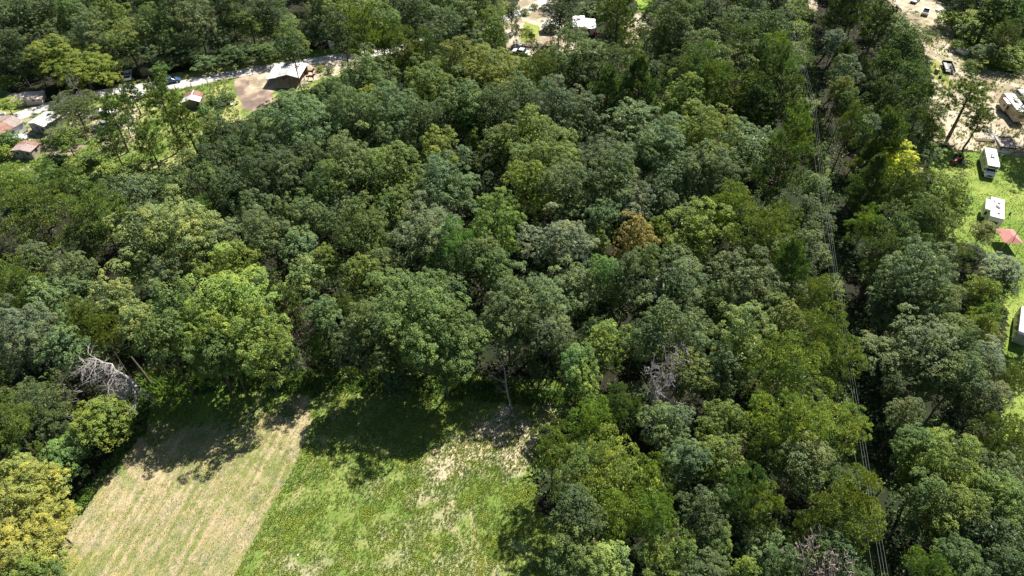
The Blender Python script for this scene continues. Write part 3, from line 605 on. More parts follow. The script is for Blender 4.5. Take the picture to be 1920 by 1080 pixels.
# ---- dead and bare trees
def dead(x0, y0, x1, y1, z1, rm, material, me, lab, nm='dead_tree', label_cat='dead tree', zs=None, crowncol=None):
    """base at ground pixel (x0, y0), top at pixel (x1, y1) at height z1"""
    b = U(x0, y0); t = U(x1, y1, z1); d = t - b; root = empty(nm, b, 0, lab, label_cat)
    root.rotation_euler = d.to_track_quat('Z', 'Y').to_euler()
    me2 = me.copy(); me2.materials.clear(); me2.materials.append(material)
    zmax = max(v.co.z for v in me2.vertices)
    link('branches', me2, None, root, sc=(rm / 4.5, rm / 4.5, d.length / zmax)); return root
def snag_mesh():
    r = np.random.default_rng(33); t = TB(); H = 11
    ax = [np.array([.16 * math.sin(i * .9), .12 * math.cos(i), H * i / 9 - .3]) for i in range(10)]
    t.add(ax, [.17 - .012 * i for i in range(10)], 7)
    for i, (h, a, L) in enumerate([(4.2, -.6, 2.2), (5.2, 2.6, 2.4), (6.4, .2, 2.0), (7.2, 3.4, 2.0), (8.2, .5, 2.6), (8.8, 2.7, 3.2), (9.6, 0, 2.8), (10.2, 3.6, 2.6), (10.6, 1.6, 1.8), (3.2, -1.8, 3.0), (2.6, -1.2, 2.6), (7.8, -1.5, 1.6)]):
        b = np.array([.3 * math.sin(h / H * 8), .2 * math.cos(h), h]); q = [b]; d = np.array([math.cos(a), math.sin(a) * .7, .25])
        for j in range(4): d = d + r.normal(size=3) * .22; q.append(q[-1] + d * L / 4)
        t.add(q, [.08, .065, .05, .035, .015], 5)
        for j in (1, 2, 3, 3):
            e = q[j] + (d + r.normal(size=3) * .6) * L * .3; t.add([q[j], (q[j] + e) / 2 + r.normal(size=3) * .08, e], [.045, .03, .012], 4)
    return t.mesh('branches')
dead(960, 766, 930, 632, 10.5, 4.6, mat('snag_wood', (.38, .35, .32), .9), snag_mesh(), 'bleached leafless snag with forked limbs at the dark wood edge above the pasture', )
dead(1205, 812, 1210, 686, 17.5, 5.0, mat('lilac_twigs', (.50, .44, .45), .9), BARE[2], 'lilac-grey leafless tree with a round dome of twigs beside the pale green trees')
dead(1470, 1140, 1498, 968, 17, 4.6, mat('pink_twigs', (.55, .43, .38), .9), BARE[2], 'pinkish-brown leafless treetop near the bottom edge left of the power line')
dead(128, 232, 112, 150, 11, 4.0, DEAD, BARE[1], 'grey tree with bare upright limbs above its thin crown beside the silver shed')
dead(50, 520, 28, 425, 11, 3.6, mat('tan_twigs', (.45, .38, .26), .9), BARE[1], 'tan leafless tree at the left edge halfway down the picture')
dead(96, 520, 88, 458, 9, 3.0, DEAD, BARE[0], 'small pale grey leafless tree right of the tan one at the left edge')
dead(60, 800, 70, 715, 11, 5.0, DEAD, BARE[1], 'grey-limbed half-dead tree above the golden-yellow trees')
dead(1148, 1115, 1142, 1045, 10, 3.0, DEAD, BARE[0], 'pale leafless limbs inside the pale green tree at the bottom edge')
dead(545, 690, 548, 590, 13, 3.0, DEADB, BARE[1], 'thin brown-twigged tree at the wood edge right of the big bright oak')
dead(1400, 590, 1405, 500, 13, 4.5, DEADB, BARE[1], 'brownish thin-twigged tree below the yellow-olive oak')
dead(1270, 700, 1240, 640, 14, 2.6, DEAD, BARE[0], 'small grey leafless top just above the lilac-grey bare tree')
# fallen limb with hanging bleached branches at the left wood edge
def fallen():
    r = np.random.default_rng(55); t = TB(); p0 = U(170, 664, 11.5); p1 = U(264, 726, 8.0); P0 = np.array(p0); P1 = np.array(p1)
    o = np.array(U(220, 720)); ax = [P0 + (P1 - P0) * i / 8 + r.normal(size=3) * .25 - o for i in range(9)]
    t.add(ax, [.09 + .02 * i for i in range(9)], 6)
    def br(b, d, L, rd, lv):
        q = [b]
        for j in range(4): d = d + r.normal(size=3) * .25; d[2] -= .06; d /= np.linalg.norm(d); q.append(q[-1] + d * L / 4)
        t.add(q, [rd, rd * .85, rd * .7, rd * .5, rd * .25], 4)
        if lv:
            for k in range(4): br(q[1 + k % 4], d + r.normal(size=3) * .55, L * .55, rd * .6, lv - 1)
    for k in range(44):
        i = k / 44 * 8; b = ax[int(i)] + (ax[int(i) + 1] - ax[int(i)]) * (i % 1)
        br(b, np.array([r.normal() * .35 - .1, -.8 + r.normal() * .3, -.35 + r.normal() * .3]), 1.9 + r.random() * 1.3, .085, 2)
    ro = empty('fallen_tree', tuple(o), 0, 'bleached fallen tree with a tangle of hanging grey branches at the left field corner', 'dead tree')
    link('branches', t.mesh('branches'), DEAD, ro)
    t2 = TB(); a = np.array(U(245, 668, 5.5)) - o; b = np.array(U(284, 720, 0)) - o
    t2.add([a, (a + b) / 2 + [0, 0, .5], b], [.12, .2, .24], 7)
    ro2 = empty('fallen_log', tuple(o), 0, 'grey leaning log right of the bleached fallen tree', 'log'); link('log', t2.mesh('log'), BARK, ro2)
fallen()
# ---- labels for every tree: look first, then the nearest landmark, the side of it and the rank outwards
LM = [('orange tree', 1200, 450), ('golden-yellow trees', 50, 960), ('metal-roofed barn', 545, 135), ('roadside utility pole', 283, 150), ('bleached fallen tree', 222, 705), ('forked snag', 940, 680),
      ('lilac-grey bare tree', 1208, 700), ('motorhome', 1855, 302), ('white camper', 1862, 392), ('white house', 1095, 45), ('gable shed', 366, 187), ('woodland power pole', 1522, 185),
      ('lemon-yellow tree', 1686, 302), ('mown field corner', 590, 765), ('pasture dry patch', 930, 845), ('dark wood-edge shadow', 680, 790), ('black flatbed trailer', 1778, 125), ('parked pickup', 238, 138),
      ('big bright oak', 430, 560), ('central green oak', 785, 560), ('rusty-roofed house', 20, 240), ('grey motorcoach at the right edge', 1918, 605), ('bare earth patch', 476, 172), ('pinkish bare treetop', 1500, 985),
      ('red canopy', 1880, 447), ('travel trailer', 1900, 195), ('top-edge bend of the road', 1000, 10), ('bright lawn strip', 1215, 10)]
DIRS = ['right of', 'above right of', 'above', 'above left of', 'left of', 'below left of', 'below', 'below right of']
ORD = ['nearest', 'second nearest', 'third nearest', 'fourth nearest', 'fifth nearest', 'sixth nearest', 'seventh nearest', 'eighth nearest', 'ninth nearest', 'tenth nearest', 'eleventh nearest', 'twelfth nearest', 'thirteenth nearest', 'fourteenth nearest']
groups = {}
for t in TREES:
    kind = KN[t['kind']][1]; rm = t['rm']
    if t['kind'] == 'o' and t['o'].name.startswith('broadleaf'): kind = 'broadleaf tree'
    if t['kind'] == 'o' and rm < 2.6: kind = 'young broadleaf tree'
    size = 'large ' if rm > 6.3 else 'small ' if rm < 3.2 and t['kind'] in 'of' and kind != 'young broadleaf tree' else ''
    if t['lab']: t['o']['label'] = t['lab']; continue
    dd = sorted((math.hypot(t['x'] - lx, t['y'] - ly), i) for i, (n, lx, ly) in enumerate(LM)); dist, li = dd[0]
    if dist < 26: dist, li = dd[1]
    n, lx, ly = LM[li]; a = math.atan2(-(t['y'] - ly), t['x'] - lx); s = DIRS[int(round(a / (math.pi / 4))) % 8]
    groups.setdefault((size + NAMES[t['col']] + ' ' + kind, s, n), []).append((dist, id(t), t))
for (desc, s, n), L in groups.items():
    L.sort(key=lambda q: q[0])
    for i, (d, _, t) in enumerate(L):
        t['o']['label'] = f'{desc} {s} the {n}' if len(L) == 1 else f'{desc} {s} the {n}, {ORD[min(i, 13)]}'
for t in TREES:
    g = {'oak_tree': 'oaks of the wood', 'young_tree': 'young trees under the wood canopy', 'broadleaf_tree': 'green and yellow broadleaf trees of the wood', 'hickory_tree': 'feathery-leaved trees of the wood', 'pine_tree': 'pines of the wood and yards', 'cedar_tree': 'cedars in the wood and yards',
         'poplar_tree': 'upright poplars in the wood', 'shrub': 'shrubs along the clearings'}.get(t['o'].name.split('.')[0])
    if g: t['o']['group'] = g
# ---- undergrowth, one mass of low leaves over the wood floor
def undergrowth():
    r = np.random.default_rng(3); n = 15000; P = []
    Y = r.uniform(30, 225, n); X = r.uniform(-1, 1, n) * (60 + Y * .58); cs = []; ts = []
    for x, y in zip(X, Y):
        bx, by = PX((x, y, 0))
        if openat(bx, by) and not inside(OPEN[5], bx, by): continue
        m = r.integers(8, 18); h = r.uniform(.4, 2.4); w_ = r.uniform(.5, 1.4)
        cs.append(np.array([x, y, h * .5]) + r.normal(size=(m, 3)) * [w_ * .5, w_ * .5, h * .25]); ts.append(np.clip(r.normal() * .15 + .5 + r.normal(size=m) * .1, 0, 1))
    P = np.concatenate(cs); P[:, 2] = np.abs(P[:, 2]) + .1; t = np.concatenate(ts)
    V, Fc, tt = leaves(P, unit(r.normal(size=P.shape) * .6 + [0, 0, 1]), np.full(len(P), .48), t, r=r)
    o = link('undergrowth', mesh_np('undergrowth', V, Fc, tt), LEAF, color=(.09, .14, .04)); tag(o, 'low green undergrowth covering the woodland floor', kind='stuff')
undergrowth()
def tufts(name, poly, n, h, w_, color, seed, label, dens=None, zmin=0, clear=None):
    r = np.random.default_rng(seed); P = [U(*p) for p in poly]; xs = [p.x for p in P]; ys = [p.y for p in P]; pp = [(p.x, p.y) for p in P]
    X = r.uniform(min(xs), max(xs), n); Y = r.uniform(min(ys), max(ys), n); k = inside_np(pp, X, Y)
    nz = fbm(X * .5, Y * .5, seed); k &= (nz + r.normal(size=n) * .12 > (dens if dens is not None else 0))
    X, Y, nz = X[k], Y[k], nz[k]; n = len(X); hh = h * (.5 + r.random(n)) * (.6 + .8 * nz)
    V = []; T = []
    a = r.random(n) * 6.28
    for j in range(3):
        aa = a + j * 2.1; c = np.stack([np.cos(aa), np.sin(aa), np.zeros(n)], 1); s = np.stack([-np.sin(aa), np.cos(aa), np.zeros(n)], 1)
        b = np.stack([X, Y, np.full(n, .01)], 1) + c * w_ * .3
        V.append(np.stack([b - s * w_ * .5, b + s * w_ * .5, b + c * hh[:, None] * .7 + [0, 0, 1] * hh[:, None]], 1))
    V = np.stack(V, 1).reshape(-1, 3); T = np.repeat(np.clip(nz + r.normal(size=n) * .15, 0, 1), 9)
    o = link(name, mesh_np(name, V, np.arange(len(V)).reshape(-1, 3), T), LEAF, color=color); return tag(o, label, kind='stuff')
tufts('pasture_grass', PAST_POLY, 90000, .13, .15, (.22, .28, .06), 201, 'rough green grass growing over the pasture', .40)
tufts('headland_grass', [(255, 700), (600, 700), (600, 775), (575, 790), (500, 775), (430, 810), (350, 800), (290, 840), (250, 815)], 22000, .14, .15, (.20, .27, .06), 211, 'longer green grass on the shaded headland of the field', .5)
tufts('pasture_straw', PAST_POLY, 12000, .08, .13, (.58, .50, .28), 205, 'pale dry stems lying among the pasture grass', .45)
tufts('stubble', [(60, 1250), (128, 960), (190, 880), (290, 812), (420, 790), (590, 765), (560, 860), (500, 970), (440, 1080), (370, 1250)], 60000, .06, .13, (.52, .47, .33), 202, 'dry mown stubble over the hay field', .4)
tufts('stubble_regrowth', HAY_POLY, 50000, .06, .12, (.24, .30, .07), 203, 'green regrowth between the mown swaths', .5)
tufts('field_edge_weeds', [(128, 960), (190, 880), (262, 800), (262, 690), (600, 690), (1080, 735), (1060, 765), (800, 745), (610, 730), (590, 745), (500, 730), (285, 745), (275, 810), (200, 895), (150, 970)], 26000, .5, .22, (.10, .17, .03), 204, 'tall weeds along the wood edge of the field', .3)
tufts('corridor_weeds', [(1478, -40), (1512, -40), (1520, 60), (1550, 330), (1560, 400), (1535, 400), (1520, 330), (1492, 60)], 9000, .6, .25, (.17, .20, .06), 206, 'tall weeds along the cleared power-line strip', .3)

tufts('lawn_grass', [(1745, 262), (1790, 285), (1960, 280), (1960, 800), (1880, 830), (1870, 720), (1890, 600), (1850, 480), (1770, 440), (1740, 340)], 40000, .08, .16, (.26, .36, .08), 207, 'short mown grass over the lawn', .42)
tufts('verge_weeds', [(-60, 215), (90, 235), (270, 175), (430, 150), (450, 220), (420, 245), (330, 335), (60, 352), (-60, 340)], 26000, .3, .24, (.17, .24, .06), 208, 'rough weeds over the homestead verge', .5)
tufts('yard_weeds', [(1735, 50), (1775, 60), (1850, 130), (1960, 150), (1960, 290), (1790, 285), (1745, 260), (1740, 170)], 16000, .3, .24, (.22, .26, .08), 209, 'scattered weeds on the dirt yard', .58)
# ---------------------------------------------------------------- built things
WHITE = mat('white_panel', (.80, .80, .78), .45, noise=.06); ROOFW = mat('white_roof', (.78, .78, .76), .55, noise=.08, scale=1.5); TANP = mat('tan_panel', (.52, .42, .32), .5, noise=.08)
GLASS = mat('dark_glass', (.02, .025, .03), .12, noise=.0, spec=.6); BLK = mat('black_rubber', (.02, .02, .02), .8); DK = mat('dark_plastic', (.05, .05, .055), .5)
CHR = mat('bare_metal', (.6, .6, .6), .35, metal=.8); GALV = mat('galvanised_roof', (.72, .72, .71), .5, metal=.0, col2=(.52, .50, .47), scale=.9); RUST = mat('rusty_roof', (.36, .22, .17), .8, col2=(.24, .12, .09), scale=.8)
WOOD = mat('weathered_wood', (.26, .20, .15), .85, scale=4); WOODL = mat('pale_boards', (.55, .48, .40), .8, scale=4); RED = mat('red_paint', (.45, .03, .025), .4); BLUEP = mat('blue_paint', (.06, .12, .26), .35)
SILV = mat('silver_paint', (.45, .47, .50), .3, metal=.4); FRED = mat('faded_red_tarp', (.52, .22, .20), .8, noise=.08); CONC = mat('concrete', (.42, .37, .32), .9, bump=.3)
GREYP = mat('grey_panel', (.36, .36, .36), .7); HIDE = mat('chestnut_hide', (.22, .07, .035), .55); MANE = mat('dark_mane', (.05, .025, .02), .8); TARP = mat('pale_sheet', (.72, .72, .74), .6)
def seat(px0, py0, px1, py1, z=0):
    a, b = U(px0, py0, z), U(px1, py1, z); c = (a + b) / 2; d = b - a
    return (c.x, c.y, 0), math.atan2(d.y, d.x) - math.pi / 2
def wheels(root, xs, ys, r=.36, wd=.24, rim=CHR):
    for y in ys:
        for x in xs:
            o = MB().cyl((x - wd / 2, y, r), (x + wd / 2, y, r), r, n=14).build('wheel', BLK, root)
            s = 1 if x > 0 else -1; MB().cyl((x + s * wd * .5, y, r), (x + s * (wd * .5 + .02), y, r), r * .55, n=10).build('rim', rim, o)
def motorhome(loc, rz):
    t = empty('motorhome', loc, rz, 'white motorhome with its cab towards the camera parked on the sunny lawn', 'motorhome')
    MB().prism([(-3.7, .45), (-3.7, 2.95), (2.6, 2.95), (3.3, 2.75), (3.3, 2.05), (2.35, 1.98), (2.35, .45)], -1.2, 1.2).build('body', WHITE, t, bevel=.08)
    MB().prism([(2.36, .5), (2.36, 1.93), (2.55, 1.93), (3.25, 1.32), (4.1, 1.15), (4.2, .5)], -1.0, 1.0).build('cab', WHITE, t, bevel=.06)
    MB().slab([(-.85, 3.25, 1.38), (.85, 3.25, 1.38), (.85, 2.66, 1.9), (-.85, 2.66, 1.9)], .02).build('windshield', GLASS, t)
    MB().box(-.95, .95, 3.30, 3.32, 2.2, 2.6).build('front_window', GLASS, t)
    for s in (-1, 1):
        MB().box(*sorted((s * 1.0, s * 1.012)), 2.5, 3.05, 1.3, 1.8).build('side_window', GLASS, t)
        for y, l in ((-2.6, 1.0), (-.6, 1.2), (1.1, .7)): MB().box(*sorted((s * 1.2, s * 1.215)), y, y + l, 1.5, 2.2).build('side_window', GLASS, t)
        MB().box(*sorted((s * 1.2, s * 1.21)), -3.4, 2.2, 1.0, 1.12).build('stripe', mat('blue_stripe', (.10, .14, .22), .5), t)
        MB().cyl((s * .7, 4.18, .85), (s * .7, 4.23, .85), .13, n=10).build('headlight', CHR, t)
        MB().box(*sorted((s * 1.02, s * 1.3)), 2.9, 3.0, 1.3, 1.6).build('mirror', DK, t)
    MB().box(-.5, .5, 4.18, 4.22, .65, .95).build('grille', DK, t); MB().box(-1.0, 1.0, 4.2, 4.34, .42, .6).build('bumper', CHR, t)
    MB().box(-.42, .42, -.6, .5, 2.95, 3.22, taper=.08).build('air_conditioner', GREYP, t, bevel=.04)
    MB().cyl((0, -.9, 2.95), (0, -.9, 3.08), .3, n=12).build('roof_vent', DK, t); MB().box(-.3, .3, -2.9, -2.3, 2.95, 3.05).build('roof_vent', WHITE, t)
    MB().box(-.95, .95, 2.2, 2.5, 2.952, 2.99).build('cap_strip', DK, t)
    MB().box(-1.15, 1.15, -3.6, 2.3, .32, .45).build('chassis', BLK, t); wheels(t, (-1.02, 1.02), (-2.2, 3.2))
    MB().box(-.5, .5, -3.75, -3.71, 1.0, 1.9).build('ladder', CHR, t)
    return t
loc, rz = seat(1852, 279, 1862, 325, 2.0); motorhome(loc, rz)
def trailer(loc, rz, L, wall, label, slide=-1, name='camper_trailer', slide_at=(-.5, 2.4), stripes=False, nvent=2):
    t = empty(name, loc, rz, label, 'trailer'); h = L / 2
    MB().prism([(-h, .55), (-h, 3.0), (-h + .15, 3.1), (h - .5, 3.1), (h, 2.7), (h, .75), (h - .3, .55)], -1.22, 1.22).build('body', wall, t, bevel=.05)
    MB().box(-1.2, 1.2, -h + .1, h - .6, 3.1, 3.16).build('roof', ROOFW, t)
    sx = sorted((slide * 1.22, slide * 2.0)); MB().box(*sx, *slide_at, .85, 2.85).build('slide_out', wall, t, bevel=.03)
    MB().box(sx[0] - .02, sx[1] + .02, slide_at[0] - .02, slide_at[1] + .02, 2.851, 2.91).build('slide_roof', ROOFW, t)
    MB().box(*sorted((slide * 2.0, slide * 2.015)), slide_at[0] + .5, slide_at[0] + 1.5, 1.6, 2.3).build('side_window', GLASS, t)
    MB().box(sx[0] + .2, sx[1] - .15, slide_at[0] - .015, slide_at[0] - .002, 1.5, 2.3).build('side_window', GLASS, t)
    for s in (-1, 1):
        for y in (-h + .7, h - 1.7):
            if s == slide and slide_at[0] - .9 < y < slide_at[1]: continue
            MB().box(*sorted((s * 1.22, s * 1.235)), y, y + .8, 1.6, 2.25).build('side_window', GLASS, t)
    MB().box(*sorted((-slide * 1.22, -slide * 1.24)), .8, 1.5, .75, 2.6).build('door', WHITE, t)
    MB().box(-.6, .6, -h - .015, -h, 1.5, 2.2).build('rear_window', GLASS, t)
    if stripes:
        for k in range(3):
            MB().slab([(slide * 1.235, -h + .8 + k * .25, 1.0 + k * .1), (slide * 1.235, -h + 2.2 + k * .25, 1.5 + k * .2), (slide * 1.235, -h + 2.3 + k * .25, 1.6 + k * .2), (slide * 1.235, -h + .8 + k * .25, 1.07 + k * .1)], .008).build('swoosh', DK, t)
    for k in range(nvent):
        y = -h + 1.6 + k * (L - 4) / max(1, nvent - 1); MB().cyl((.25, y, 3.16), (.25, y, 3.3), .28, n=14).build('roof_vent', DK, t)
    MB().box(-.35, .35, -.3, .6, 3.16, 3.42, taper=.08).build('air_conditioner', GREYP, t, bevel=.04)
    MB().box(-.75, -.45, h - 2.2, h - 1.7, 3.16, 3.26).build('skylight', DK, t)
    MB().box(-.06, .06, h, h + 1.3, .5, .6).build('hitch', BLK, t); MB().cyl((0, h + .5, .6), (0, h + .5, 1.15), .18, n=10).build('gas_bottle', WHITE, t)
    MB().box(-1.1, 1.1, -h + .2, h - .4, .42, .55).build('chassis', BLK, t); wheels(t, (-1.05, 1.05), (-.9, .0), .34)
    return t
loc, rz = seat(1867, 415, 1868, 372, 2.5); trailer(loc, rz, 7.6, WHITE, 'white camper with a slide-out on the lawn beside the small yellow-olive tree', slide=-1, slide_at=(-1.2, 2.4), nvent=3)
loc, rz = seat(1918, 222, 1884, 178, 2.0); trailer(loc, rz, 9.5, TANP, 'tan travel trailer with a white roof and slide-out on the dirt yard', slide=-1, name='travel_trailer', slide_at=(-.6, 2.3), stripes=True, nvent=3)
loc, rz = seat(1922, 585, 1916, 640, 1.5)
t = empty('motorcoach', loc, rz, 'grey motorcoach cut off by the right edge beside the lawn trees', 'motorhome')
MB().prism([(-3.6, .4), (-3.6, 2.7), (-3.4, 2.85), (3.2, 2.85), (3.6, 2.5), (3.7, .5)], -1.15, 1.15).build('body', SILV, t, bevel=.1); MB().box(-1.17, 1.17, -3.2, 3.0, 1.5, 2.3).build('window_band', GLASS, t)
MB().box(-.9, .9, -3.2, 3.0, 2.851, 2.9).build('roof', ROOFW, t); wheels(t, (-1.0, 1.0), (-2.3, 2.2)); MB().cyl((0, 1, 2.9), (0, 1, 3.05), .28, n=12).build('roof_vent', DK, t)
def pickup(loc, rz, paint, label, glasscol=GLASS, bed=True, name='pickup_truck', cat='pickup'):
    t = empty(name, loc, rz, label, cat)
    if bed:
        MB().prism([(-2.6, .45), (-2.6, .72), (-.62, .72), (-.6, 1.0), (1.0, 1.0), (2.55, .92), (2.65, .45)], -.95, .95).build('body', paint, t, bevel=.05)
        for s in (-1, 1): MB().box(*sorted((s * .87, s * .95)), -2.6, -.6, .721, 1.05).build('bed_side', paint, t)
        MB().box(-.87, .87, -2.6, -2.52, .721, 1.05).build('tailgate', paint, t); MB().box(-.86, .86, -2.5, -.62, .722, .74).build('bed_floor', DK, t)
        c = [(-.6, 1.01), (-.5, 1.6), (.45, 1.6), (1.05, 1.01)]
    else:
        MB().prism([(-2.25, .4), (-2.3, .85), (-1.6, .95), (1.0, .98), (2.15, .82), (2.25, .4)], -.88, .88).build('body', paint, t, bevel=.06)
        c = [(-1.7, .96), (-1.1, 1.42), (.3, 1.42), (1.05, .99)]
    MB().prism(c, -.8, .8).build('windows', glasscol, t, bevel=.03)
    MB().box(-.74, .74, c[1][0] + .04, c[2][0] - .04, c[1][1] - .01, c[1][1] + .05).build('roof', paint, t, bevel=.02)
    for s in (-1, 1): MB().box(*sorted((s * .55, s * .85)), 2.2 + .4 * bed, 2.27 + .4 * bed, .62, .8).build('headlight', CHR, t)
    MB().box(-.8, .8, 2.24 + .4 * bed, 2.34 + .4 * bed, .38, .52).build('bumper', CHR if bed else DK, t)
    wheels(t, (-.82, .82), ((-1.6, 1.6) if bed else (-1.4, 1.4)), .34); return t
loc, rz = seat(238, 150, 240, 130, .8); pickup(loc, rz, WHITE, 'white pickup parked beside the big yellow-olive tree by the gravel road')
loc, rz = seat(308, 153, 334, 149, .5); pickup(loc, rz, BLUEP, 'dark blue car in the tree shade beside the gravel road', bed=False, name='parked_car', cat='car')
loc, rz = seat(1732, 30, 1742, 10, .8); pickup(loc, rz, WHITE, 'white pickup stripped of its bed cover on the dirt track at the top right')
loc, rz = seat(1712, 4, 1722, -4, .5); pickup(loc, rz, SILV, 'dark grey car half out of frame above the dirt track', bed=False, name='parked_car', cat='car')
loc, rz = seat(984, 90, 968, 86, .8); pickup(loc, rz, SILV, 'silver-grey pickup beside the two small dark conifers', name='pickup_truck')
loc, rz = seat(985, 99, 966, 96, .5); pickup(loc, rz, WHITE, 'white car in front of the silver-grey pickup near the top centre', bed=False, name='parked_car', cat='car')
loc, rz = seat(180, 212, 204, 208, 1); pickup(loc, rz, WHITE, 'white pickup half hidden behind the open pines at the homestead')
loc, rz = seat(186, 236, 204, 228, 1); pickup(loc, rz, SILV, 'silver pickup below the hidden white one behind the open pines')
loc, rz = seat(250, 182, 262, 176, 1); pickup(loc, rz, WHITE, 'white car glimpsed under the dark pines below the utility pole', bed=False, name='parked_car', cat='car')
# tractor
loc, rz = seat(1800, 296, 1786, 306, .5)
t = empty('tractor', loc, rz, 'rusty red tractor at the edge of the lawn left of the motorhome', 'tractor')
MB().prism([(-.6, .7), (-.6, 1.1), (.3, 1.15), (1.6, 1.1), (1.7, .6)], -.35, .35).build('hood', RED, t, bevel=.05); MB().box(-.3, .3, -1.2, -.6, .9, 1.0).build('seat', BLK, t)
MB().box(-.28, .28, -1.3, -1.2, 1.0, 1.4).build('backrest', BLK, t); MB().box(-.7, .7, -1.3, -.2, .55, .7).build('fender', RED, t)
for s in (-1, 1):
    o = MB().cyl((s * .55, -.9, .7), (s * .9, -.9, .7), .7, n=16).build('wheel', BLK, t); MB().cyl((s * .9, -.9, .7), (s * .92, -.9, .7), .35, n=10).build('rim', RED, o)
    MB().cyl((s * .45, 1.3, .38), (s * .65, 1.3, .38), .38, n=12).build('wheel', BLK, t)
MB().cyl((0, -.35, 1.1), (0, -.55, 1.45), .03).build('steering_column', BLK, t); MB().cyl((.15, 1.2, 1.1), (.15, 1.2, 1.7), .04).build('exhaust', DK, t)
t2 = MB().box(-.45, .45, -.35, .35, .3, .8, rot=.4).build('crate', WOODL, None); t2.location = U(1806, 308); tag(t2, 'pale crate standing beside the rusty red tractor', 'crate')
# flatbed trailer, black
loc, rz = seat(1784, 142, 1772, 110, .6)
t = empty('flatbed_trailer', loc, rz, 'black flatbed trailer carrying a long pale panel on the dirt yard', 'trailer')
MB().box(-1.2, 1.2, -2.9, 2.6, .55, .68).build('deck', DK, t)
for s in (-1, 1): MB().box(*sorted((s * 1.14, s * 1.22)), -2.9, 2.6, .68, 1.05).build('side_rail', BLK, t)
MB().box(-1.1, 1.1, 2.5, 2.6, .68, 1.2).build('front_rail', BLK, t); MB().prism([(-3.9, .5), (-3.9, .6), (-2.9, .6), (-2.9, .5)], -.08, .08).build('drawbar', BLK, t)
wheels(t, (-1.3, 1.3), (-.5, .4), .34)
for k in range(4): MB().cyl((.5 + .2 * (k % 2), -2.3 + k * .8, .7), (.5 + .2 * (k % 2), -2.3 + k * .8, .95), .36, n=12).build('tyre', BLK, t)
tag(MB().box(-1.0, -.15, -1.8, 2.2, .70, .80).build('panel', GREYP, None, loc=loc, rz=rz), 'long pale panel lying on the black flatbed trailer', 'panel')
def gable(name, cat, label, cx, cy, W_, D_, Hh, rise, rz, wallm, roofm, ns=4, door=True, openf=False, roofm2=None, n2=0, over=.25, loc=None):
    """ridge runs along local y; gable faces -y"""
    t = empty(name, loc or tuple(U(cx, cy)), rz, label, cat); w2 = W_ / 2; d2 = D_ / 2
    if openf:
        for x in (-w2 + .1, 0, w2 - .1):
            for y in (-d2 + .1, 0, d2 - .1): MB().box(x - .08, x + .08, y - .08, y + .08, 0, Hh + (rise if x == 0 else 0) - .05).build('post', WOOD, t)
        MB().box(-w2, w2, d2 - .06, d2, .0, Hh - .02).build('wall', WOOD, t)
    else:
        wl = MB(); n = [(-w2, 0), (w2, 0), (w2, Hh), (0, Hh + rise), (-w2, Hh)]
        wl._add([(x, -d2, z) for x, z in n] + [(x, d2, z) for x, z in n], [(0, 1, 2, 3, 4), (9, 8, 7, 6, 5)] + [(i, i + 5, (i + 1) % 5 + 5, (i + 1) % 5) for i in range(5) if i not in (2, 3)])
        wo_ = wl.build('wall', wallm, t)
        if door: MB().box(-.45, .45, -d2 - .03, -d2 - .003, 0.02, min(2.0, Hh - .15)).build('door', WOOD, t); 
        for s in (-1, 1):
            if W_ > 3: f = MB().box(s * w2 * .55 - .3, s * w2 * .55 + .3, -d2 - .03, -d2 - .003, 1.0, 1.7).build('window', GLASS, t)
            MB().box(*sorted((s * w2 + s * .003, s * w2 + s * .03)), -.4, .4, 1.0, 1.7).build('window', GLASS, t)
    L = D_ + 2 * over; st = L / ns; sl = rise / w2
    for s in (-1, 1):
        for k in range(ns):
            y0 = -L / 2 + k * st + .006; y1 = y0 + st - .012; xe = s * (w2 + over); ze = Hh - over * sl + .03; zr = Hh + rise + .03
            q = [(0, y0, zr), (0, y1, zr), (xe, y1, ze), (xe, y0, ze)]
            if s > 0: q = q[::-1]
            lift = .012 * ((k + (s > 0)) % 2)
            o = MB().slab([(a, b, c + lift) for a, b, c in q], -.03).build('roof_sheet', (roofm2 if roofm2 and k >= ns - n2 else roofm), t)
            for j in range(1, 6):
                if W_ > 6:
                    f = j / 6; x = xe * f; z = zr + (ze - zr) * f
            for j in range(3):
                yy = y0 + st * (j + .5) / 3; MB().slab([(0, yy, zr + lift), (0, yy + .05, zr + lift), (xe, yy + .05, ze + lift), (xe, yy, ze + lift)][::(-1 if s > 0 else 1)], .03 if s < 0 else .03).build('rib', (roofm2 if roofm2 and k >= ns - n2 else roofm), o)
    MB().box(-.12, .12, -L / 2, L / 2, Hh + rise + .045, Hh + rise + .085).build('ridge_cap', roofm, t)
    return t
br = gable('barn', 'barn', 'open-sided barn with a bright galvanised roof between the bare earth and the horses', 552, 150, 5.6, 7.2, 2.7, .8, R(-4), WOOD, GALV, ns=6, openf=True)
for k in range(6):      # lean-to on the left of the barn
    y0 = -3.85 + k * 1.283 + .006; MB().slab([(-3.0, y0, 2.55), (-3.0, y0 + 1.27, 2.55), (-5.9, y0 + 1.27, 2.0), (-5.9, y0, 2.0)], .03).build('lean_to_sheet', GALV, br)
for y in (-3.4, 0, 3.4): MB().box(-5.8, -5.65, y - .07, y + .07, 0, 2.0).build('post', WOOD, br)
MB().box(-5.85, -3.0, 3.4, 3.46, 0, 1.95).build('wall', WOOD, br)
gable('shed', 'shed', 'small gable shed with a white and rusty metal roof in front of the garden shrubs', 366, 196, 3.9, 4.2, 2.0, .7, R(6), WOOD, GALV, ns=4, roofm2=RUST, n2=2)
gable('house', 'house', 'low house with a rusty red roof at the left edge below the road', 12, 252, 6.4, 6.4, 2.4, .8, R(-24), WHITE, RUST, ns=5, roofm2=mat('stained_tin', (.42, .34, .30), .7), n2=2)
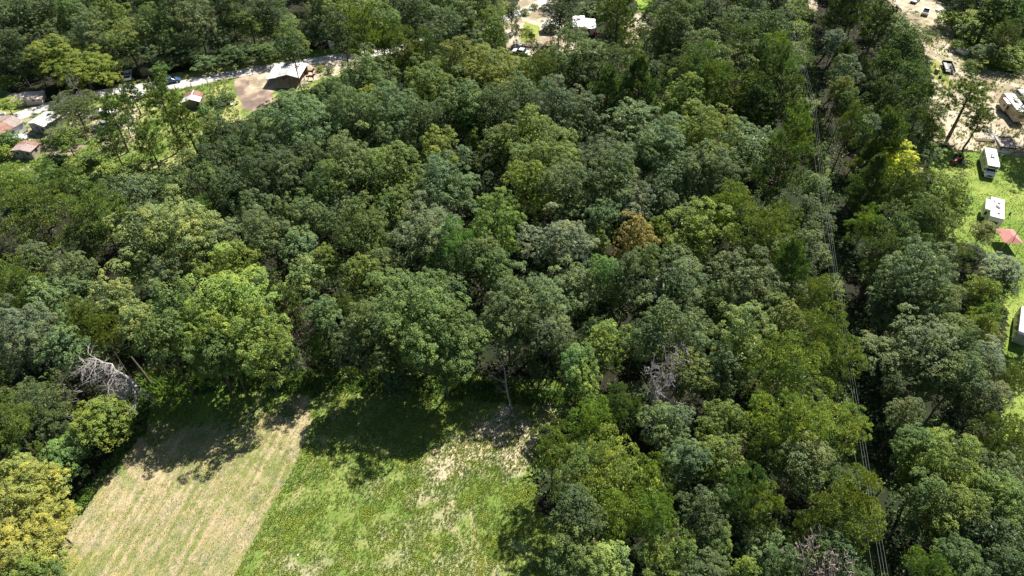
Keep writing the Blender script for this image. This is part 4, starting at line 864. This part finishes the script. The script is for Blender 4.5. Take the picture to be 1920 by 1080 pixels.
gable('shed', 'shed', 'silver-roofed shed beside the thin grey tree below the road', 92, 240, 4.6, 5.0, 2.4, .5, R(-18), GREYP, GALV, ns=4)
gable('shed', 'shed', 'small tan shed with a faded reddish roof below the silver-roofed shed', 56, 290, 4.4, 3.2, 2.1, .35, R(-6), mat('tan_wall', (.42, .36, .28), .8), mat('faded_roof', (.48, .36, .34), .7), ns=3, roofm2=RUST, n2=1)
gable('shed', 'shed', 'long low shed with a pale pinkish roof above the road at the left', 52, 192, 8.0, 3.6, 1.5, .35, R(14), WOODL, mat('pinkish_roof', (.72, .60, .52), .8), ns=3)
gable('shack', 'shed', 'tiny dark timber shack in the tree shade above the utility pole', 276, 138, 2.6, 2.6, 2.0, .5, R(20), WOOD, mat('old_tin', (.22, .15, .12), .8), ns=2)
gable('shed', 'shed', 'white-roofed shed left of the white house under the dark tree', 1032, 58, 4.2, 3.0, 2.2, .4, R(3), WHITE, ROOFW, ns=3)
# white house, two roofs
t = empty('white_house', tuple(U(1096, 62)), R(-3), 'white-roofed house with a lower porch roof on its right near the top centre', 'house')
MB().box(-3.4, -.2, -2.6, 4.4, 0, 2.9).build('wall', mat('pale_siding', (.62, .62, .62), .7), t); MB().box(-.2, 2.6, -1.2, 4.2, 0, 2.3).build('wall', WHITE, t)
rf = MB().slab([(-3.6, -2.9, 2.95), (-.1, -2.9, 3.0), (-.1, 4.7, 3.0), (-3.6, 4.7, 2.95)], .12).build('roof', ROOFW, t); MB().box(-2.2, -1.4, 1.8, 2.2, 3.1, 3.35).build('chimney', DK, rf)
MB().slab([(-.05, -2.4, 2.45), (3.1, -2.4, 2.25), (3.1, 4.4, 2.25), (-.05, 4.4, 2.45)], .1).build('porch_roof', ROOFW, t)
for x in (.2, 1.6, 3.0): MB().box(x - .06, x + .06, -2.3, -2.18, 0, 2.24).build('post', WOODL, t)
for x in (-2.9, -1.3): f = MB().box(x, x + .9, -2.64, -2.61, 1.1, 2.1).build('window', GLASS, t)
MB().box(.6, 1.4, -1.24, -1.21, .02, 2.0).build('door', WOOD, t)
o = MB().cyl((0, 0, 0), (0, 0, 1.1), .5, n=14).build('drum', RED, None, loc=tuple(U(1116, 66))); tag(o, 'red drum standing at the right corner of the white house', 'drum')
o = MB().box(-.7, .7, -.5, .5, 0, 1.5).build('tool_box', WHITE, None, loc=tuple(U(623, 88))); tag(o, 'small white cabinet in the shade beyond the road right of the barn', 'cabinet')
MB().box(-.78, .78, -.58, .58, 1.5, 1.56).build('lid', ROOFW, o)
# red canopy, hipped
t = empty('canopy', tuple(U(1882, 458)), R(-4), 'faded red hip-roofed canopy below the white camper', 'canopy')
for s in ((-1, -1), (1, -1), (1, 1), (-1, 1)): MB().cyl((s[0] * 1.6, s[1] * 2.0, 0), (s[0] * 1.6, s[1] * 2.0, 2.1), .05).build('post', CHR, t)
c = [(-1.7, -2.1, 2.1), (1.7, -2.1, 2.1), (1.7, 2.1, 2.1), (-1.7, 2.1, 2.1)]; a, b = (0, -.8, 2.9), (0, .9, 2.9)
MB()._add(c + [a, b], [(0, 1, 4), (1, 2, 5, 4), (2, 3, 5), (3, 0, 4, 5)]).build('cover', FRED, t)
# poles
def pole(px, py, h, label, tx=None, lamp=False, arm=True, r=.18, top=None):
    b = U(px, py); t = empty('utility_pole', tuple(b), 0, label, 'pole'); MB().cyl((0, 0, -.2), (0, 0, h), r, r * .65, n=10).build('shaft', mat('pole_wood', (.30, .25, .21), .9), t)
    if arm: MB().box(-1.2, 1.2, -.06, .06, h - .7, h - .56).build('crossarm', mat('grey_timber', (.42, .39, .36), .9), t)
    for x in (-1.1, -.5, .5, 1.1) if arm else (): MB().cyl((x, 0, h - .56), (x, 0, h - .36), .06, .04).build('insulator', CHR, t)
    if tx: MB().cyl((.0, -.36, h - 2.1), (0, -.36, h - 1.2), .24, n=12).build('transformer', GREYP, t); MB().box(-.1, .1, -.16, -.1, h - 2.0, h - 1.3).build('bracket', DK, t)
    return t, b
pb = U(1522, 188, 10.5); PP = (pb.x, pb.y)
bx, by = PX((pb.x, pb.y, 0)); pole(bx, by, 11, 'tall power pole with crossarm standing in the cut through the wood', tx=True)
q = U(279, 146, 8); bx2, by2 = PX((q.x, q.y, 0)); pole(bx2, by2, 8.2, 'utility pole with a grey transformer beside the gravel road', tx=True, arm=False)
q = U(1921, 417, 6); bx3, by3 = PX((q.x, q.y, 0)); pole(bx3, by3, 6.2, 'thin bare pole leaning light on the lawn at the right edge', arm=False, r=.08)
def wire(p0, p1, sag, label, r=.0125):
    n = 16; o = Vector(p0); t = TB(); pts = []
    for i in range(n + 1):
        f = i / n; p = Vector(p0).lerp(Vector(p1), f); p.z -= sag * 4 * f * (1 - f); pts.append(np.array(p - o))
    t.add(pts, [r] * (n + 1), 4); ob = link('power_line', t.mesh('power_line'), mat('cable', (.24, .24, .25), .6), None, tuple(o)); tag(ob, label, 'power line', 'overhead wires through the wood'); return ob
far = U(1493, 45, 10.3); near = U(1652, 1085, 10.3)
words = ['leftmost', 'second from the left', 'third from the left', 'rightmost']
for k, dx in enumerate((-.8, -.1, .3, .7)):
    wire((PP[0] + dx, PP[1], 10.55), (near.x + dx * .9 + .2, near.y, 10.4 if k else 9.6), 1.0 + .12 * k, f'overhead wire from the wood pole to the bottom edge, {words[k]}')
    wire((PP[0] + dx, PP[1], 10.55), (far.x + dx, far.y, 10.6), .7 + .1 * k, f'overhead wire from the wood pole to the top edge, {words[k]}')
g = U(1575, 228, 2); wire((PP[0], PP[1], 9.8), (g.x, g.y, .1), 0.05, 'guy wire slanting down right from the wood pole, the steeper one')
g = U(1600, 200, 7); wire((PP[0], PP[1], 9.9), (g.x, g.y, 7), 0.3, 'service wire running level right from the wood pole into the trees')
# horses
def horse(px, py, rz, label):
    t = empty('horse', tuple(U(px, py)), rz, label, 'horse'); me = bpy.data.meshes.new('body')
    vs = [(-.75, 0, 1.15), (-.3, 0, 1.12), (.25, 0, 1.12), (.62, 0, 1.18), (.95, 0, 1.5), (1.15, 0, 1.72), (1.42, 0, 1.56), (1.62, 0, 1.38)]; rr = [.26, .30, .30, .26, .17, .13, .11, .07]
    e = [(i, i + 1) for i in range(7)]
    for sx in (-1, 1):
        n = len(vs); vs += [(.55, sx * .17, .85), (.57, sx * .17, .5), (.55, sx * .17, .1), (.6, sx * .17, .02)]; rr += [.13, .07, .05, .06]; e += [(3, n), (n, n + 1), (n + 1, n + 2), (n + 2, n + 3)]
        n = len(vs); vs += [(-.72, sx * .18, .88), (-.64, sx * .18, .7), (-.86, sx * .18, .45), (-.82, sx * .18, .1), (-.76, sx * .18, .02)]; rr += [.17, .11, .06, .05, .06]; e += [(0, n), (n, n + 1), (n + 1, n + 2), (n + 2, n + 3), (n + 3, n + 4)]
        n = len(vs); vs += [(1.12, sx * .07, 1.9)]; rr += [.03]; e += [(5, n)]
    me.from_pydata(vs, e, []); o = link('body', me, HIDE, t); o.modifiers.new('skin', 'SKIN')
    for i, v in enumerate(me.skin_vertices[0].data): v.radius = (rr[i], rr[i]); v.use_root = (i == 1)
    o.modifiers.new('sub', 'SUBSURF').levels = 2; o.modifiers['sub'].render_levels = 2
    tb = TB(); tb.add([(-.98, 0, 1.25), (-1.12, 0, 1.0), (-1.14, 0, .55)], [.05, .08, .03]); link('tail', tb.mesh('tail'), MANE, t)
    MB().prism([(-.02, 0), (.02, 0), (.02, 0)], 0, .001); m = MB(); m.slab([(.55, -.02, 1.40), (.6, -.02, 1.5), (1.05, -.02, 1.9), (1.1, -.02, 1.8)], .04); m.build('mane', MANE, t); return t
horse(583, 141, R(4), 'chestnut horse standing farther from the camera at the right side of the barn'); horse(584, 150, R(-6), 'chestnut horse standing nearer to the camera at the right side of the barn')
# fences
def fence(pts, sp, h, label, rails=2, m=WOOD):
    P = [U(*p) for p in pts]; o = P[0]; t = empty('fence', tuple(o), 0, label, 'fence'); pm = MB().box(-.07, .07, -.07, .07, -.1, h).mesh('post')
    for i in range(len(P) - 1):
        d = P[i + 1] - P[i]; n = max(1, int(d.length / sp))
        for k in range(n + (i == len(P) - 2)): link('post', pm, m, t, tuple(P[i] + d * k / n - o))
        for z in [h * (.4 + .5 * j / max(1, rails - 1)) for j in range(rails)]:
            a = P[i] - o + Vector((0, 0, z)); b = P[i + 1] - o + Vector((0, 0, z)); MB().cyl(a, b, .02 if rails > 2 else .035, n=5).build('rail', m, t)
    return t
fence([(300, 172), (360, 165), (420, 150), (500, 134)], 3.2, 1.3, 'thin post-and-wire fence along the near side of the gravel road left of the barn', 3)
fence([(592, 126), (640, 118), (700, 106)], 3.2, 1.3, 'wire fence along the near side of the gravel road right of the barn', 3)
fence([(1742, 262), (1746, 215)], 3.0, 1.5, 'short fence of thin posts at the left side of the dirt yard', 2)
# dirt yard: timber-edged pad, ladder, sheets
t = empty('timber_pad', tuple(U(1885, 268)), R(-12), 'timber-edged square pad of pale earth behind the motorhome', 'patio')
MB().box(-1.7, 1.7, -2.2, 2.2, .0, .06).build('slab', CONC, t)
for q_ in ((-1.85, -1.7, -2.3, 2.3), (1.7, 1.85, -2.3, 2.3)): MB().box(*q_, 0, .3).build('timber', WOODL, t)
for q_ in ((-1.7, 1.7, 2.2, 2.35), (-1.7, 1.7, -2.35, -2.2)): MB().box(*q_, 0, .28).build('timber', WOOD, t)
t = empty('pallet_walkway', tuple(U(1846, 264)), R(82), 'brown slatted wooden walkway left of the timber-edged pad', 'walkway')
for s in (-1, 1): MB().box(s * .45 - .05, s * .45 + .05, -2.1, 2.1, .05, .25).build('beam', WOOD, t)
sm = MB().box(-.5, .5, -.07, .07, .25, .3).mesh('slat')
for k in range(16): link('slat', sm, WOOD, t, (0, -1.95 + k * .26, 0))
def crumple(px, py, w_, d_, h, m, name, label, cat, rz=0, seed=1):
    r = np.random.default_rng(seed); n = 9; V = []; 
    for j in range(n):
        for i in range(n):
            e = (i in (0, n - 1) or j in (0, n - 1)); V.append(((i / (n - 1) - .5) * w_ + r.normal() * .06 * w_ / 2, (j / (n - 1) - .5) * d_ + r.normal() * .06 * d_ / 2, .03 if e else abs(r.normal()) * h * .6 + h * .3))
    Fc = [(j * n + i, j * n + i + 1, (j + 1) * n + i + 1, (j + 1) * n + i) for j in range(n - 1) for i in range(n - 1)]
    o = link(name, mesh_np(name, V, Fc), m, None, tuple(U(px, py)), rz); return tag(o, label, cat)
crumple(1728, 330, 2.6, 6.0, .7, mat('rubble_white', (.62, .62, .64), .8), 'rubble_heap', 'pale rubble heap between the lemon-yellow tree and the lawn', 'rubble', R(25), 3)
crumple(1857, 252, 1.4, 4.2, .35, TARP, 'white_tarp', 'white tarp strip along the left edge of the timber-edged pad', 'tarp', R(18), 4)
crumple(1878, 285, 3.6, .9, .3, TARP, 'white_tarp', 'white tarp folded along the near edge of the timber-edged pad', 'tarp', R(-8), 5)
# wrecked white camper at the weeds
t = empty('camper_shell', tuple(U(1803, 100)), R(30), 'wrecked white camper shell lying in the weeds beyond the black trailer', 'wreck')
MB().prism([(-1.4, .1), (-1.3, 1.2), (1.1, 1.5), (1.5, .3)], -1.0, 1.0).build('shell', WHITE, t, bevel=.05); MB().box(-.4, .3, -.3, .4, 1.38, 1.46).build('hatch', GLASS, t); MB().slab([(1.05, -1.2, .9), (1.9, -1.4, .5), (2.1, -.2, .5), (1.05, 0, .9)], .05).build('loose_panel', WHITE, t)
o = MB().box(-1.1, 1.1, -.6, .6, .1, .5, rot=.5, taper=.1).build('boat', WHITE, None, loc=tuple(U(1760, 20)), bevel=.05); tag(o, 'small white hull lying in the weeds right of the top white pickup', 'boat')
for i, (x, y, w_, h, m, nm, lb, ct) in enumerate([(1755, 137, .8, 1.1, WOOD, 'wooden_crate', 'dark wooden crate on the weedy bank left of the black trailer', 'crate'), (1762, 146, .7, .7, DK, 'black_bin', 'black bin just below the dark crate left of the black trailer', 'bin'),
                                       (1768, 152, .7, .4, DK, 'tyre_stack', 'low black tyre stack lowest of the junk left of the black trailer', 'tyres'), (1745, 118, .6, .5, GREYP, 'grey_box', 'grey box at the upper end of the weedy bank', 'box'),
                                       (1743, 176, .5, .9, WOOD, 'barrel', 'brown barrel on the dirt yard beside the cedars', 'barrel'), (1812, 128, .5, .4, WHITE, 'white_bucket', 'white bucket right of the black flatbed trailer', 'bucket'),
                                       (1823, 140, .8, .3, DK, 'scrap_frame', 'dark scrap frame on the dirt right of the black trailer', 'scrap'), (1880, 250, .3, .6, WOODL, 'stump', 'pale stump at the far corner of the timber-edged pad', 'stump'),
                                       (1893, 402, .35, .5, DK, 'fire_pit', 'dark fire pit on the lawn right of the white camper', 'fire pit')]):
    if nm in ('tyre_stack', 'barrel', 'white_bucket', 'stump', 'fire_pit', 'black_bin'):
        o = MB().cyl((0, 0, 0), (0, 0, h), w_ * .55, w_ * (.48 if nm != 'white_bucket' else .6), n=14).build(nm, m, None, bevel=.03)
        MB().cyl((0, 0, h), (0, 0, h + .03), w_ * .35, n=12).build('rim', BLK, o)
    else:
        o = MB().box(-w_ / 2, w_ / 2, -w_ * .6, w_ * .6, 0, h, rot=.3 * i, taper=.03).build(nm, m, None, bevel=.03)
        MB().box(-w_ * .4, w_ * .4, -w_ * .45, w_ * .45, h, h + .04, rot=.3 * i).build('lid', WOODL if m is WOOD else m, o)
    o.location = U(x, y); tag(o, lb, ct)
# silver tank trailer behind the travel trailer
loc, rz = seat(1925, 190, 1905, 168, 1)
t = empty('tank_trailer', loc, rz, 'silver-roofed vehicle with dark glass behind the travel trailer', 'vehicle')
MB().prism([(-2.2, .5), (-2.2, 1.6), (-1.6, 2.1), (1.2, 2.1), (1.9, 1.5), (2.6, 1.2), (2.7, .5)], -1.0, 1.0).build('body', SILV, t, bevel=.12); MB().slab([(-.9, 1.95, 1.46), (.9, 1.95, 1.46), (.85, 1.25, 2.08), (-.85, 1.25, 2.08)], .02).build('windshield', GLASS, t)
MB().box(-1.01, 1.01, -1.7, 1.1, 1.4, 1.85).build('side_windows', GLASS, t); wheels(t, (-.9, .9), (-1.4, 1.6))
# garden chairs
def chair(px, py, rz, label):
    t = empty('garden_chair', tuple(U(px, py)), rz, label, 'chair'); MB().box(-.3, .3, -.3, .3, .4, .46).build('seat', WHITE, t); MB().slab([(-.3, .26, .46), (.3, .26, .46), (.3, .42, 1.0), (-.3, .42, 1.0)], .05).build('backrest', WHITE, t)
    for x in (-.26, .26):
        for y in (-.26, .26): MB().box(x - .03, x + .03, y - .03, y + .03, 0, .4).build('leg', WHITE, t)
        MB().box(x - .03, x + .03, -.3, .3, .62, .66).build('armrest', WHITE, t)
chair(436, 198, R(30), 'white garden chair left of the pair beside the bare earth'); chair(446, 194, R(200), 'white garden chair right of the pair nearest the bare earth')
o = MB().cyl((0, 0, 0), (0, 0, 1.4), .55, .3, n=12).build('white_tank', WHITE, None, loc=tuple(U(411, 198))); tag(o, 'white tank among the garden shrubs right of the gable shed', 'tank')
crumple(40, 258, 3.0, 2.5, .6, TARP, 'white_tarp', 'crumpled white tarp between the rusty-roofed house and the silver-roofed shed', 'tarp', 0, 6)
crumple(4, 218, 1.6, 2.6, .5, TARP, 'white_tarp', 'white sheet at the left edge above the rusty-roofed house', 'tarp', .4, 7)
# burnt stump at the field corner
o = MB().cyl((0, 0, 0), (.15, .1, 1.3), .28, .16, n=9).build('stump', mat('charred_wood', (.05, .04, .035), .9), None, loc=tuple(U(178, 888)), bevel=.02); tag(o, 'dark charred stump at the field corner beside the fresh green tree', 'stump')
o = MB().cyl((0, 0, 0), (0, 0, .15), .11, n=10).build('white_bucket', WHITE, None, loc=tuple(U(559, 1041))); tag(o, 'tiny white bucket lying out in the pasture near the bottom edge', 'bucket')
